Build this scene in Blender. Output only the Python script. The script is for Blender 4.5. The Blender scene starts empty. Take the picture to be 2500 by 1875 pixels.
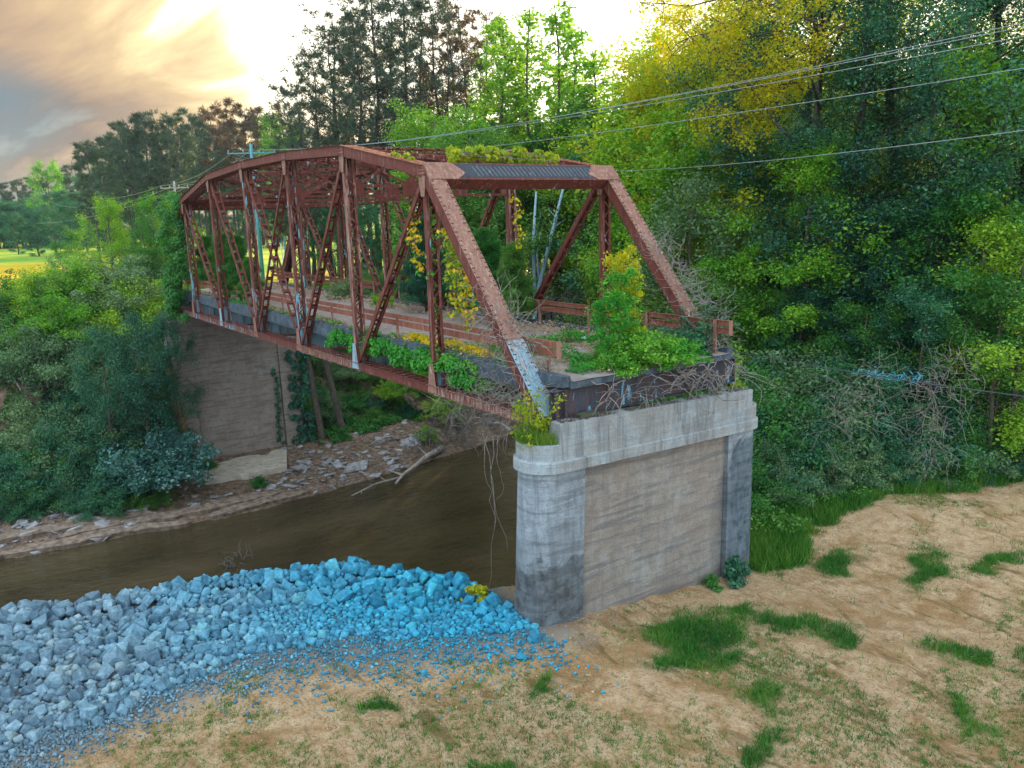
import bpy, math, random
import numpy as np
from mathutils import Vector, Matrix, noise
random.seed(7)
rng = np.random.default_rng(11)
S = bpy.context.scene
C = S.collection

# ------------------------------------------------------------------ camera
CAM = np.array([-16.679, 12.869, 5.453]); YAW, PIT, ROL, FPX = -0.618, -0.208, -0.028, 1942.4
_F = np.array([math.cos(YAW)*math.cos(PIT), math.sin(YAW)*math.cos(PIT), math.sin(PIT)])
_R = np.array([math.sin(YAW), -math.cos(YAW), 0.0]); _U = np.cross(_R, _F)
R2 = _R*math.cos(ROL) + _U*math.sin(ROL); U2 = -_R*math.sin(ROL) + _U*math.cos(ROL)
cd = bpy.data.cameras.new('camera'); cam = bpy.data.objects.new('camera', cd); C.objects.link(cam)
M = Matrix(((R2[0], U2[0], -_F[0], CAM[0]), (R2[1], U2[1], -_F[1], CAM[1]), (R2[2], U2[2], -_F[2], CAM[2]), (0, 0, 0, 1)))
cam.matrix_world = M
cd.sensor_width = 36; cd.lens = FPX*36/2500; cd.clip_end = 3000
S.camera = cam

# ------------------------------------------------------------------ sky, sun, exposure
SUN_U, SUN_V = 1830, -40          # where the sun stands behind the trees
sd = _F + R2*(SUN_U-1250)/FPX - U2*(SUN_V-937.5)/FPX; sd = sd/np.linalg.norm(sd)
SUN_EL = math.asin(sd[2]); SUN_AZ = math.atan2(sd[0], sd[1])
W = bpy.data.worlds.new('World'); S.world = W; W.use_nodes = True
nt = W.node_tree; nt.nodes.clear()
def N(t, ty, **k):
    n = t.nodes.new(ty)
    for a, b in k.items():
        if a.startswith('i_'):
            key = a[2:]; key = int(key) if key.isdigit() else key.replace('_', ' ')
            n.inputs[key].default_value = b
        else: setattr(n, a, b)
    return n
def L(t, a, b): t.links.new(a, b)
def ramp(t, fac, stops, interp='LINEAR'):
    n = t.nodes.new('ShaderNodeValToRGB'); n.color_ramp.interpolation = interp
    e = n.color_ramp.elements
    while len(e) < len(stops): e.new(0.5)
    for el, (p, c) in zip(e, stops):
        el.position = p; el.color = (c if len(c) == 4 else tuple(c)+(1,)) if hasattr(c, '__len__') else (c, c, c, 1)
    if fac is not None: L(t, fac, n.inputs[0])
    return n.outputs[0]
def mixc(t, f, a, b, mode='MIX'):
    n = t.nodes.new('ShaderNodeMix'); n.data_type = 'RGBA'; n.blend_type = mode
    for s, v in ((n.inputs[0], f), (n.inputs[6], a), (n.inputs[7], b)):
        if hasattr(v, 'is_output') or isinstance(v, bpy.types.NodeSocket): L(t, v, s)
        else: s.default_value = v if not hasattr(v, '__len__') else (tuple(v)+(1,) if len(v) == 3 else v)
    return n.outputs[2]
def math_(t, op, a, b=None, c=None, clamp=False):
    n = t.nodes.new('ShaderNodeMath'); n.operation = op; n.use_clamp = clamp
    for i, v in enumerate((a, b, c)):
        if v is None: continue
        if isinstance(v, bpy.types.NodeSocket): L(t, v, n.inputs[i])
        else: n.inputs[i].default_value = v
    return n.outputs[0]
def maprange(t, v, a, b, c=0., d=1.):
    n = t.nodes.new('ShaderNodeMapRange'); L(t, v, n.inputs[0])
    for i, x in enumerate((a, b, c, d)): n.inputs[i+1].default_value = x
    return n.outputs[0]
SKY_K = 0.10
sky = N(nt, 'ShaderNodeTexSky', sky_type='NISHITA', sun_disc=False, sun_elevation=SUN_EL, sun_rotation=SUN_AZ, altitude=100, dust_density=2.0)
tc = N(nt, 'ShaderNodeTexCoord')
sep = N(nt, 'ShaderNodeSeparateXYZ'); L(nt, tc.outputs['Generated'], sep.inputs[0])
# cloud sheet at a fixed height: direction divided by its elevation
den = math_(nt, 'ADD', math_(nt, 'MAXIMUM', sep.outputs[2], 0.0), 0.16)
cx_ = math_(nt, 'DIVIDE', sep.outputs[0], den); cy_ = math_(nt, 'DIVIDE', sep.outputs[1], den)
cmb = N(nt, 'ShaderNodeCombineXYZ'); L(nt, cx_, cmb.inputs[0]); L(nt, cy_, cmb.inputs[1])
mp = N(nt, 'ShaderNodeMapping'); mp.inputs['Rotation'].default_value = (0, 0, math.radians(-55)); mp.inputs['Scale'].default_value = (0.55, 1.5, 1)
mp.inputs['Location'].default_value = (3.1, 0.6, 0)
L(nt, cmb.outputs[0], mp.inputs[0])
nz = N(nt, 'ShaderNodeTexNoise', i_Scale=0.9, i_Detail=8.0, i_Roughness=0.58, i_Distortion=0.9); L(nt, mp.outputs[0], nz.inputs[0])
dp = N(nt, 'ShaderNodeVectorMath', operation='DOT_PRODUCT'); L(nt, tc.outputs['Generated'], dp.inputs[0])
gl = _F + R2*(1250-1250)/FPX - U2*(60-937.5)/FPX; gl = gl/np.linalg.norm(gl)   # the bright part of the cloud sheet round the sun
dp.inputs[1].default_value = tuple(0.55*sd + 0.45*gl)
cosa = math_(nt, 'ADD', dp.outputs['Value'], math_(nt, 'MULTIPLY', math_(nt, 'SUBTRACT', nz.outputs[0], 0.5), 0.38))
ccol = ramp(nt, maprange(nt, cosa, 0.60, 1.06), [(0.0, (0.28, 0.26, 0.25)), (0.28, (0.17, 0.145, 0.125)), (0.37, (0.17, 0.125, 0.10)), (0.47, (0.27, 0.185, 0.125)), (0.57, (0.40, 0.285, 0.16)),
    (0.66, (0.60, 0.46, 0.25)), (0.78, (1.2, 1.1, .85)), (0.95, (2.0, 1.9, 1.7))])
def thin_spot(u, v, r0, r1):
    d = _F + R2*(u-1250)/FPX - U2*(v-937.5)/FPX; d = d/np.linalg.norm(d)
    q = N(nt, 'ShaderNodeVectorMath', operation='DISTANCE'); L(nt, tc.outputs['Generated'], q.inputs[0]); q.inputs[1].default_value = tuple(d)
    return maprange(nt, math_(nt, 'ADD', q.outputs['Value'], math_(nt, 'MULTIPLY', math_(nt, 'SUBTRACT', nz.outputs[0], 0.5), 0.12)), r1, r0)
ccol = mixc(nt, thin_spot(10, 240, .0, .065), ccol, (.11, .135, .155))       # gap with grey-blue sky behind
ccol = mixc(nt, thin_spot(700, 235, .0, .055), ccol, (1.3, 1.2, .95))        # thin cloud in front of the low sun glow
ccol = mixc(nt, thin_spot(700, 40, .0, .085), ccol, (1.3, 1.25, 1.1))
# away from the sun the overcast is cool and plain
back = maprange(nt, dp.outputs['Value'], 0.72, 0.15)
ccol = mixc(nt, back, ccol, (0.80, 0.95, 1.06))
skyc = mixc(nt, 1.0, sky.outputs[0], (SKY_K, SKY_K, SKY_K), 'MULTIPLY')
cover = maprange(nt, nz.outputs[0], 0.25, 0.42, 0.75, 1.0)
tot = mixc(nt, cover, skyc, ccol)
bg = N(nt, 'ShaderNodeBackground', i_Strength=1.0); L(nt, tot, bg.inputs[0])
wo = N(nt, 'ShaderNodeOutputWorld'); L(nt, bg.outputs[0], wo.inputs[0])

sl = bpy.data.lights.new('sun', 'SUN'); sl.energy = 5.0; sl.angle = math.radians(0.6); sl.color = (1.0, 0.78, 0.48)
so = bpy.data.objects.new('sun', sl); C.objects.link(so)
so.rotation_euler = Vector(sd).to_track_quat('Z', 'Y').to_euler()
so.location = (0, 0, 60)
vs = S.view_settings; vs.view_transform = 'Standard'; vs.look = 'None'; vs.exposure = 1.12; vs.gamma = 1; vs.use_curve_mapping = False
S.cycles.max_bounces = 5; S.cycles.diffuse_bounces = 2; S.cycles.transmission_bounces = 4; S.cycles.use_fast_gi = False
S.cycles.caustics_reflective = False; S.cycles.caustics_refractive = False

# ------------------------------------------------------------------ helpers
def ray(u, v): return _F + R2*(u-1250)/FPX - U2*(v-937.5)/FPX
def on_z(u, v, z):
    d = ray(u, v); return CAM + d*(z-CAM[2])/d[2]
def tagp(o, label=None, cat=None, group=None, kind=None):
    if label: o['label'] = label
    if cat: o['category'] = cat
    if group: o['group'] = group
    if kind: o['kind'] = kind
    return o
def thing(name, label, cat, loc=(0, 0, 0), rz=0, group=None):
    o = bpy.data.objects.new(name, None); C.objects.link(o); o.location = loc; o.rotation_euler = (0, 0, rz)
    o.empty_display_size = 0.2
    return tagp(o, label, cat, group)
def link(name, me, mat, parent=None, kind=None, label=None):
    if mat is not None and not me.materials: me.materials.append(mat)
    o = bpy.data.objects.new(name, me); C.objects.link(o)
    if parent: o.parent = parent
    if kind: o['kind'] = kind
    if label: o['label'] = label
    return o
def np_mesh(name, V, Fc, k):
    """V (n,3); Fc flat index array, k corners per face"""
    me = bpy.data.meshes.new(name); V = np.asarray(V, np.float32); Fc = np.asarray(Fc, np.int32).ravel(); nf = len(Fc)//k
    me.vertices.add(len(V)); me.vertices.foreach_set('co', V.ravel())
    me.loops.add(len(Fc)); me.loops.foreach_set('vertex_index', Fc)
    me.polygons.add(nf); me.polygons.foreach_set('loop_start', np.arange(nf, dtype=np.int32)*k)
    try: me.polygons.foreach_set('loop_total', np.full(nf, k, np.int32))
    except Exception: pass
    me.update(calc_edges=True); me.validate(); return me
def nrm(a):
    a = np.asarray(a, float); return a/(np.linalg.norm(a, axis=-1, keepdims=True)+1e-9)
class MB:
    def __init__(s): s.v = []; s.f = []
    def add(s, vs_, fs_):
        b = len(s.v); s.v.extend(map(tuple, vs_)); s.f.extend(tuple(i+b for i in f) for f in fs_); return s
    def bar(s, p0, p1, w, d, side=(0, 1, 0), off=(0, 0, 0)):
        p0 = np.array(p0, float)+off; p1 = np.array(p1, float)+off; t = nrm(p1-p0); a = np.array(side, float); a = nrm(a-t*(a@t)); b = np.cross(t, a)
        vs_ = [p+a*i*w/2+b*j*d/2 for p in (p0, p1) for i, j in ((-1, -1), (1, -1), (1, 1), (-1, 1))]
        return s.add(vs_, [(0, 3, 2, 1), (4, 5, 6, 7), (0, 1, 5, 4), (1, 2, 6, 5), (2, 3, 7, 6), (3, 0, 4, 7)])
    def box(s, lo, hi):
        (x0, y0, z0), (x1, y1, z1) = lo, hi
        return s.add([(x0, y0, z0), (x1, y0, z0), (x1, y1, z0), (x0, y1, z0), (x0, y0, z1), (x1, y0, z1), (x1, y1, z1), (x0, y1, z1)],
                     [(0, 3, 2, 1), (4, 5, 6, 7), (0, 1, 5, 4), (1, 2, 6, 5), (2, 3, 7, 6), (3, 0, 4, 7)])
    def prism(s, poly, nvec, t):
        """planar polygon thickened along nvec"""
        P = [np.array(p, float) for p in poly]; n = len(P); nv = nrm(np.array(nvec, float))*t
        vs_ = P+[p+nv for p in P]
        return s.add(vs_, [tuple(range(n))[::-1], tuple(range(n, 2*n))]+[(i, (i+1) % n, n+(i+1) % n, n+i) for i in range(n)])
    def tube(s, pts, rad, n=6, cap=True):
        pts = [np.array(p, float) for p in pts]; m = len(pts)
        if not hasattr(rad, '__len__'): rad = [rad]*m
        b = len(s.v); a = None
        for i, p in enumerate(pts):
            t = nrm(pts[min(i+1, m-1)]-pts[max(i-1, 0)])
            if a is None: a = np.cross(t, (0.3, 0.9, 0.2)) if abs(t[2]) > .5 else np.cross(t, (0, 0, 1))
            a = nrm(a-t*(a@t)); c = np.cross(t, a)
            for k in range(n):
                an = 2*math.pi*k/n; s.v.append(tuple(p+(a*math.cos(an)+c*math.sin(an))*rad[i]))
        for i in range(m-1):
            for k in range(n):
                k2 = (k+1) % n; s.f.append((b+i*n+k, b+i*n+k2, b+(i+1)*n+k2, b+(i+1)*n+k))
        if cap: s.f.append(tuple(b+k for k in range(n))[::-1]); s.f.append(tuple(b+(m-1)*n+k for k in range(n)))
        return s
    def rivets(s, pts, nv, r=0.028):
        nv = nrm(np.array(nv, float)); a = nrm(np.cross(nv, (0.31, 0.5, 0.81))); c = np.cross(nv, a)
        for p in pts:
            p = np.array(p, float)
            s.add([p+(a*math.cos(k*math.pi/3*2*.5)+c*math.sin(k*math.pi/3))*r for k in range(6)]+[p+nv*r*.8], [(k, (k+1) % 6, 6) for k in range(6)])
        return s
    def mesh(s, name='m', smooth=False):
        me = bpy.data.meshes.new(name); me.from_pydata(s.v, [], s.f); me.update()
        if smooth: me.polygons.foreach_set('use_smooth', [True]*len(me.polygons))
        return me
    def build(s, name, mat, parent=None, smooth=False, kind=None, label=None):
        return link(name, s.mesh(name, smooth), mat, parent, kind, label)

# ------------------------------------------------------------------ materials
def newmat(name):
    m = bpy.data.materials.new(name); m.use_nodes = True; t = m.node_tree; t.nodes.clear()
    o = N(t, 'ShaderNodeOutputMaterial'); b = N(t, 'ShaderNodeBsdfPrincipled'); L(t, b.outputs[0], o.inputs[0]); return m, t, b, o
def pos(t, obj=False, scale=(1, 1, 1), rot=(0, 0, 0)):
    g = N(t, 'ShaderNodeTexCoord').outputs['Object'] if obj else N(t, 'ShaderNodeNewGeometry').outputs['Position']
    m = N(t, 'ShaderNodeMapping'); m.inputs['Scale'].default_value = scale; m.inputs['Rotation'].default_value = rot; L(t, g, m.inputs[0]); return m.outputs[0]
def noi(t, v, sc, det=5., rough=.55, dist=0.):
    n = N(t, 'ShaderNodeTexNoise', i_Scale=sc, i_Detail=det, i_Roughness=rough, i_Distortion=dist); L(t, v, n.inputs[0]); return n.outputs[0]
def bump(t, b, h, st=.4, dist=.05):
    n = N(t, 'ShaderNodeBump', i_Strength=st, i_Distance=dist); L(t, h, n.inputs['Height']); L(t, n.outputs[0], b.inputs['Normal'])

def rust_mat(name, dark, mid, pale, paint=None, pf=.68, palef=.60):
    m, t, b, o = newmat(name); p = pos(t)
    n1 = noi(t, pos(t, scale=(1.3, 1.3, .6)), 2.0, 9, .68, .4); n2 = noi(t, pos(t, scale=(4.5, 4.5, .45)), 2.2, 7, .66, .3); n3 = noi(t, p, 26, 3, .6)
    c = ramp(t, n1, [(.3, dark), (.48, mid), (.62, mid), (.75, pale)])
    c = mixc(t, maprange(t, n3, .35, .7, 0, .55), c, dark)
    c = mixc(t, maprange(t, n2, palef-.04, palef+.08, 0, .75), c, pale); c = mixc(t, maprange(t, n2, .42, .34, 0, .6), c, dark)
    if paint is not None:
        n4 = noi(t, pos(t, scale=(2.2, 2.2, .4)), 1.7, 7, .6, .3)
        c = mixc(t, maprange(t, n4, pf, pf+.03), c, paint)
    L(t, c, b.inputs['Base Color']); b.inputs['Roughness'].default_value = .75; b.inputs['Metallic'].default_value = .1
    bump(t, b, n3, .35, .02); return m
DK, MD, PL = (.05, .012, .010), (.175, .038, .025), (.38, .24, .20)
RUST = rust_mat('rusted_steel', DK, MD, PL, (.20, .42, .50), .66)
RUST_MIX = rust_mat('rusted_steel_with_turquoise_streaks', DK, MD, PL, (.16, .44, .56), .57, .55)
RUST_B = rust_mat('worn_rusted_steel', DK, (.20, .06, .042), (.46, .31, .26), (.20, .42, .50), .70, .52)
RUST_PALE = rust_mat('faded_rusted_steel', (.15, .06, .042), (.30, .155, .115), (.42, .27, .215), (.50, .38, .32), .66, .56)
RUST_PAINT = rust_mat('rusted_steel_with_blue_grey_paint', (.12, .04, .03), (.30, .34, .38), (.42, .52, .58), (.24, .40, .50), .48, .5)
RUST_SKY_TINT = rust_mat('sky_glow_tinted_rust', (.20, .055, .028), (.40, .12, .055), (.52, .22, .12))  # orange of the sky glow on upper faces put into the rust colour
RUST_RAIL = rust_mat('orange_brown_rust', (.12, .035, .02), (.30, .10, .06), (.46, .30, .24), None)
BLACKP = rust_mat('dark_slate_paint', (.022, .026, .034), (.045, .055, .075), (.12, .15, .19), (.25, .30, .36), .70, .62)
BEAMP = rust_mat('peeling_dark_blue_paint', (.03, .018, .018), (.055, .065, .09), (.14, .055, .04), (.16, .38, .52), .60, .55)
RIVET = rust_mat('dark_rust', (.04, .015, .012), (.09, .03, .024), (.15, .06, .045))

def concrete_mat(name, c1, c2, c3, stain, streak=.5, board=.5, zc=-3.9, flood=True):
    m, t, b, o = newmat(name); p = pos(t)
    sz = N(t, 'ShaderNodeSeparateXYZ'); L(t, p, sz.inputs[0])
    n1 = noi(t, p, .7, 8, .65, .5); nw = noi(t, p, 3.2, 7, .68, .3); nv = noi(t, pos(t, scale=(1.7, 1.7, .22)), 1.8, 9, .72, .6); nh = noi(t, pos(t, scale=(.30, .30, 3.2), rot=(.05, 0, 0)), 1.6, 6, .62, .5); nf = noi(t, p, 20, 5, .65)
    c = ramp(t, math_(t, 'ADD', math_(t, 'MULTIPLY', n1, .65), math_(t, 'MULTIPLY', nw, .35)), [(.34, c3), (.47, c1), (.6, c2)])
    c = mixc(t, maprange(t, nv, .48, .64, 0, streak), c, stain)
    c = mixc(t, maprange(t, nw, .49, .58, 0, .25+board*.5), c, tuple(x*.62 for x in c1))
    c = mixc(t, maprange(t, nh, .50, .60, 0, board), c, stain)
    c = mixc(t, maprange(t, nf, .52, .72, 0, .5), c, tuple(x*.55 for x in c1))
    c = mixc(t, maprange(t, nf, .36, .28, 0, .4), c, tuple(min(1, x*1.5) for x in c2))
    if flood:   # old flood stain: higher on the right end, only on the rounded ends
        right = maprange(t, sz.outputs[1], -6.2, -7.2); left = maprange(t, sz.outputs[1], -1.0, -.7)
        lim = math_(t, 'ADD', math_(t, 'MULTIPLY', right, 1.8), zc)
        low = math_(t, 'ADD', math_(t, 'SUBTRACT', lim, sz.outputs[2]), math_(t, 'MULTIPLY', math_(t, 'SUBTRACT', n1, .5), 2.6))
        dk = math_(t, 'MULTIPLY', maprange(t, low, -.06, .12), math_(t, 'MAXIMUM', right, left))
        dk = math_(t, 'MULTIPLY', dk, maprange(t, nw, .34, .60, 1.0, .45))
        c = mixc(t, dk, c, mixc(t, right, (.05, .052, .055), (.028, .055, .08)))
        foot = maprange(t, math_(t, 'ADD', sz.outputs[2], math_(t, 'MULTIPLY', nw, 1.6)), -4.9, -5.6, 0, .45); c = mixc(t, foot, c, (.13, .11, .095))
    L(t, c, b.inputs['Base Color']); b.inputs['Roughness'].default_value = .9
    w = N(t, 'ShaderNodeTexWave', wave_type='BANDS', bands_direction='Z', i_Scale=1.3, i_Distortion=1.2, i_Detail=3.0); L(t, p, w.inputs[0])
    h = math_(t, 'ADD', math_(t, 'MULTIPLY', w.outputs[0], .12), math_(t, 'ADD', nf, nh)); bump(t, b, h, .8, .04); return m
CONC = concrete_mat('weathered_blue_grey_concrete', (.25, .29, .33), (.34, .40, .46), (.17, .19, .21), (.09, .10, .11), .65, .5)
CONC_PANEL = concrete_mat('weathered_beige_concrete', (.28, .235, .20), (.33, .32, .30), (.20, .16, .13), (.12, .115, .12), .35, .6, flood=True)
CONC_CAP = concrete_mat('pale_streaked_concrete', (.31, .32, .32), (.36, .43, .48), (.22, .22, .22), (.12, .13, .14), .8, .2, flood=False)
CONC_FAR = concrete_mat('brown_stained_concrete', (.34, .275, .24), (.38, .33, .31), (.25, .20, .175), (.17, .13, .12), .2, .6, flood=False)

def simple(name, c1, c2, sc=6, rough=.85, bst=.4, bd=.03, c3=None, obj=False, det=6):
    m, t, b, o = newmat(name); p = pos(t, obj); n = noi(t, p, sc, det, .62, .2)
    c = ramp(t, n, [(.32, c1), (.66, c2)]+([(.8, c3)] if c3 else []))
    L(t, c, b.inputs['Base Color']); b.inputs['Roughness'].default_value = rough
    bump(t, b, noi(t, p, sc*3, 5), bst, bd); return m
BARK = simple('grey_brown_bark', (.045, .035, .028), (.13, .105, .085), 5)
BARK_D = simple('dark_bark', (.022, .018, .016), (.06, .048, .042), 5)
BARK_W = simple('pale_bleached_wood', (.24, .36, .42), (.36, .55, .66), 4)
TWIG = simple('dry_grey_stems', (.12, .10, .09), (.28, .25, .23), 6)
POLEW = simple('weathered_blue_grey_timber', (.07, .22, .28), (.12, .36, .45), 5)
WIRE = simple('steel_cable', (.22, .28, .30), (.34, .40, .42), 3)
WIRED = simple('dark_cable', (.03, .05, .06), (.06, .09, .10), 3)
ASPH = simple('dirt_covered_asphalt', (.20, .17, .17), (.34, .28, .25), 2.2, c3=(.46, .36, .27))
SLAB = simple('dark_weathered_deck_concrete', (.025, .04, .055), (.085, .115, .15), 3, c3=(.20, .21, .21))
KERB = simple('worn_kerb_concrete', (.12, .13, .14), (.30, .28, .26), 5)
DRIFT = simple('bleached_driftwood', (.20, .18, .17), (.42, .37, .34), 5)
STONE = simple('grey_flat_stone', (.15, .15, .165), (.42, .41, .43), 3, obj=False)
LEDGE = simple('layered_bank_rock', (.08, .055, .045), (.34, .25, .19), 2.5)
APRON = simple('pale_sandy_concrete', (.34, .29, .24), (.62, .54, .46), 2)

def rock_mat(name):
    m, t, b, o = newmat(name); p = pos(t)
    oi = N(t, 'ShaderNodeNewGeometry'); rnd = oi.outputs['Random Per Island']
    n = noi(t, p, 7, 8, .7, .6); nf = noi(t, p, 45, 3, .6)
    sx = N(t, 'ShaderNodeSeparateXYZ'); L(t, p, sx.inputs[0])
    g = math_(t, 'ADD', maprange(t, sx.outputs[1], 11.0, 3.5), math_(t, 'MULTIPLY', math_(t, 'SUBTRACT', noi(t, p, .5, 2), .5), .8), clamp=True)   # stone turns from grey-blue to strong blue along the heap
    a = ramp(t, n, [(.28, (.07, .14, .19)), (.5, (.16, .27, .35)), (.68, (.32, .45, .53)), (.8, (.60, .66, .70))])
    c = ramp(t, n, [(.28, (.015, .17, .28)), (.5, (.025, .31, .48)), (.68, (.06, .50, .72)), (.8, (.36, .72, .84))])
    x = mixc(t, g, a, c)
    oi2 = N(t, 'ShaderNodeObjectInfo').outputs['Random']
    r = math_(t, 'FRACT', math_(t, 'ADD', rnd, oi2))
    x = mixc(t, 1.0, x, ramp(t, r, [(0, (.45, .50, .55)), (.5, (.80, .82, .84)), (.9, (1.15, 1.12, 1.1)), (.95, (1.3, 1.15, 1.0)), (1, (1.5, 1.2, 1.05))]), 'MULTIPLY')
    L(t, x, b.inputs['Base Color']); b.inputs['Roughness'].default_value = .8
    bump(t, b, math_(t, 'ADD', n, math_(t, 'MULTIPLY', nf, .4)), .6, .05); return m
ROCK = rock_mat('blue_quarried_rock')

def leaf_mat(name, stops, trans=.42, tcol=(1.25, 1.25, .45), clump=.8, dark=.55, rough=.5):
    """stops: colours a leaf may have; the clump noise makes lighter and darker sprays"""
    m, t, b, o = newmat(name)
    g = N(t, 'ShaderNodeNewGeometry'); oi = N(t, 'ShaderNodeObjectInfo')
    p = N(t, 'ShaderNodeTexCoord').outputs['Object']
    n = noi(t, p, clump, 3, .6)
    f = math_(t, 'ADD', math_(t, 'MULTIPLY', g.outputs['Random Per Island'], .55), math_(t, 'MULTIPLY', maprange(t, n, .3, .7), .45))
    k = len(stops)-1
    c = ramp(t, f, [(i/k, s) for i, s in enumerate(stops)])
    hs = N(t, 'ShaderNodeHueSaturation'); L(t, c, hs.inputs['Color'])
    L(t, maprange(t, oi.outputs['Random'], 0, 1, .475, .525), hs.inputs['Hue']); L(t, maprange(t, oi.outputs['Random'], 0, 1, 1.15, .85), hs.inputs['Value'])
    c = hs.outputs[0]
    L(t, c, b.inputs['Base Color']); b.inputs['Roughness'].default_value = rough; b.inputs['Specular IOR Level'].default_value = .3
    tr = N(t, 'ShaderNodeBsdfTranslucent'); L(t, mixc(t, 1.0, c, tcol, 'MULTIPLY'), tr.inputs[0])
    ms = N(t, 'ShaderNodeMixShader', i_0=trans); L(t, b.outputs[0], ms.inputs[1]); L(t, tr.outputs[0], ms.inputs[2]); L(t, ms.outputs[0], o.inputs[0]); return m
LF_TEAL = leaf_mat('dark_teal_foliage', [(.014, .065, .052), (.030, .13, .085), (.065, .22, .12), (.13, .34, .18)], .35)
LF_MID = leaf_mat('green_foliage', [(.026, .10, .032), (.055, .19, .042), (.11, .31, .06), (.20, .43, .09)], .4, (1.5, 1.3, .35))
LF_BRI = leaf_mat('bright_spring_foliage', [(.05, .19, .02), (.12, .34, .03), (.24, .48, .04), (.42, .62, .06)], .45, (1.5, 1.25, .3))
LF_YEL = leaf_mat('yellow_green_foliage', [(.14, .30, .02), (.30, .44, .02), (.52, .54, .02), (.74, .64, .03)], .5, (1.4, 1.15, .3))  # yellow leaf colour; on the golden crowns it also stands in for sunlight
LF_GREY = leaf_mat('pale_grey_green_foliage', [(.06, .13, .07), (.11, .21, .10), (.19, .31, .15), (.27, .40, .20)], .35)
LF_PINE = leaf_mat('dark_pine_needles', [(.022, .048, .042), (.04, .08, .064), (.065, .115, .08), (.10, .135, .075)], .25, (1.8, 1.1, .4))
LF_PINEW = leaf_mat('rusty_pine_needles', [(.05, .055, .035), (.09, .075, .045), (.14, .10, .06), (.20, .12, .07)], .3, (1.6, 1.0, .4))
LF_VINE = leaf_mat('fresh_green_vine_leaves', [(.03, .17, .02), (.06, .28, .03), (.12, .42, .045), (.22, .55, .06)], .4, (1.4, 1.3, .3), 1.5)
LF_GOLD = leaf_mat('golden_yellow_leaves', [(.30, .42, .02), (.55, .52, .02), (.75, .58, .02), (.85, .70, .05)], .45, (1.2, 1.1, .3), 1.5)
GRASSM = leaf_mat('green_grass', [(.02, .095, .018), (.05, .18, .022), (.12, .28, .035), (.34, .38, .08)], .35, (1.3, 1.2, .4), .6)
DRYG = leaf_mat('dry_straw_grass', [(.26, .19, .10), (.40, .30, .17), (.52, .42, .26)], .3, (1, 1, 1), .6)

# ------------------------------------------------------------------ terrain
def sstep(x, a, b):
    t = np.clip((x-a)/(b-a), 0, 1); return t*t*(3-2*t)
def vnoise(x, y, s, seed=0):
    x = np.asarray(x, float)/s+seed*17.3; y = np.asarray(y, float)/s+seed*7.7
    xi = np.floor(x); yi = np.floor(y); fx = x-xi; fy = y-yi; fx = fx*fx*(3-2*fx); fy = fy*fy*(3-2*fy)
    def h(a, b):
        q = np.sin(a*127.1+b*311.7+seed*3.1)*43758.5453; return q-np.floor(q)
    return (h(xi, yi)*(1-fx)+h(xi+1, yi)*fx)*(1-fy)+(h(xi, yi+1)*(1-fx)+h(xi+1, yi+1)*fx)*fy
WATER_Z = -12.3
def shore_far(y): return np.interp(y, [-90, -50, -24, -17, -9.6, -6.3, -1.2, 3, 6.2, 9.4, 13, 30, 90], [50, 41, 35.4, 33.8, 32.5, 32, 31.4, 31.5, 32.4, 32.5, 33.1, 36, 50])
def crest_x(y): return np.interp(y, [-60, -25, -16, -9, -1, .6, 2.4, 3.2, 6.4, 9.8, 12.8, 20, 60], [24, 12, 9, 4.0, 2.0, 2.4, 4.6, 5.8, 7.1, 7.9, 9.0, 11, 24])
def toe_x(y): return np.interp(y, [-2, 1.2, 3.5, 4.8, 6.6, 8.4, 9.8, 12.6, 20], [-1.5, -1.3, -.3, .4, 1.3, 2.2, 1.9, 1.2, 2])
def near_z(x, y):
    z = -5.75+np.where(y < 0, .1*np.maximum(y, -10), .03*np.minimum(y, 14))
    z = z+.10*(vnoise(x, y, 3.1, 1)-.5)*2+.045*(vnoise(x, y, .8, 2)-.5)*2+.02*(vnoise(x, y, .28, 3)-.5)*2
    # vehicle ruts fanning across the sand
    r = np.sin((x*.35+y*.9)*5.2+2.2*vnoise(x, y, 2.5, 4))
    z = z+.025*r*sstep(vnoise(x, y, 2.2, 5), .45, .7)
    for (ax_, ay_, bx_, by_, cv, wd, dp) in [(-9.5, 12, -1.5, 1.5, 1.2, .16, .05), (-9.1, 12.6, -1.1, 2.0, 1.2, .16, .05), (-12, 6, -3.5, -10, -1.5, .2, .05), (-12.8, 5.5, -4.2, -10.6, -1.5, .2, .05), (-14, 1, -7, -14, .8, .2, .05), (-6, 12, -2.6, 5.5, .5, .12, .04)]:
        ln_ = math.hypot(bx_-ax_, by_-ay_); ux, uy = (bx_-ax_)/ln_, (by_-ay_)/ln_; tt = (x-ax_)*ux+(y-ay_)*uy; dd = (x-ax_)*-uy+(y-ay_)*ux-cv*np.sin(np.clip(tt/ln_, 0, 1)*math.pi)
        on = sstep(tt, 0, 1)*(1-sstep(tt, ln_-1, ln_)); z = z+on*(-dp*np.exp(-(dd/wd)**2)*(1+.5*np.sin(tt*14))+dp*.7*np.exp(-((np.abs(dd)-wd*1.9)/(wd*.6))**2))
    z = z+.5*np.exp(-((x+1.2)**2/7+(y+17.5)**2/10))           # sand mound by the grass
    z = z+.35*np.exp(-((x+3.5)**2/9+(y+24)**2/16))
    # rock heap swell
    cx, tx = crest_x(y), toe_x(y); w = sstep(x, tx, tx+.55*(cx-tx))*sstep(y, -.2, 1.0)
    return z+.04*w
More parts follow.
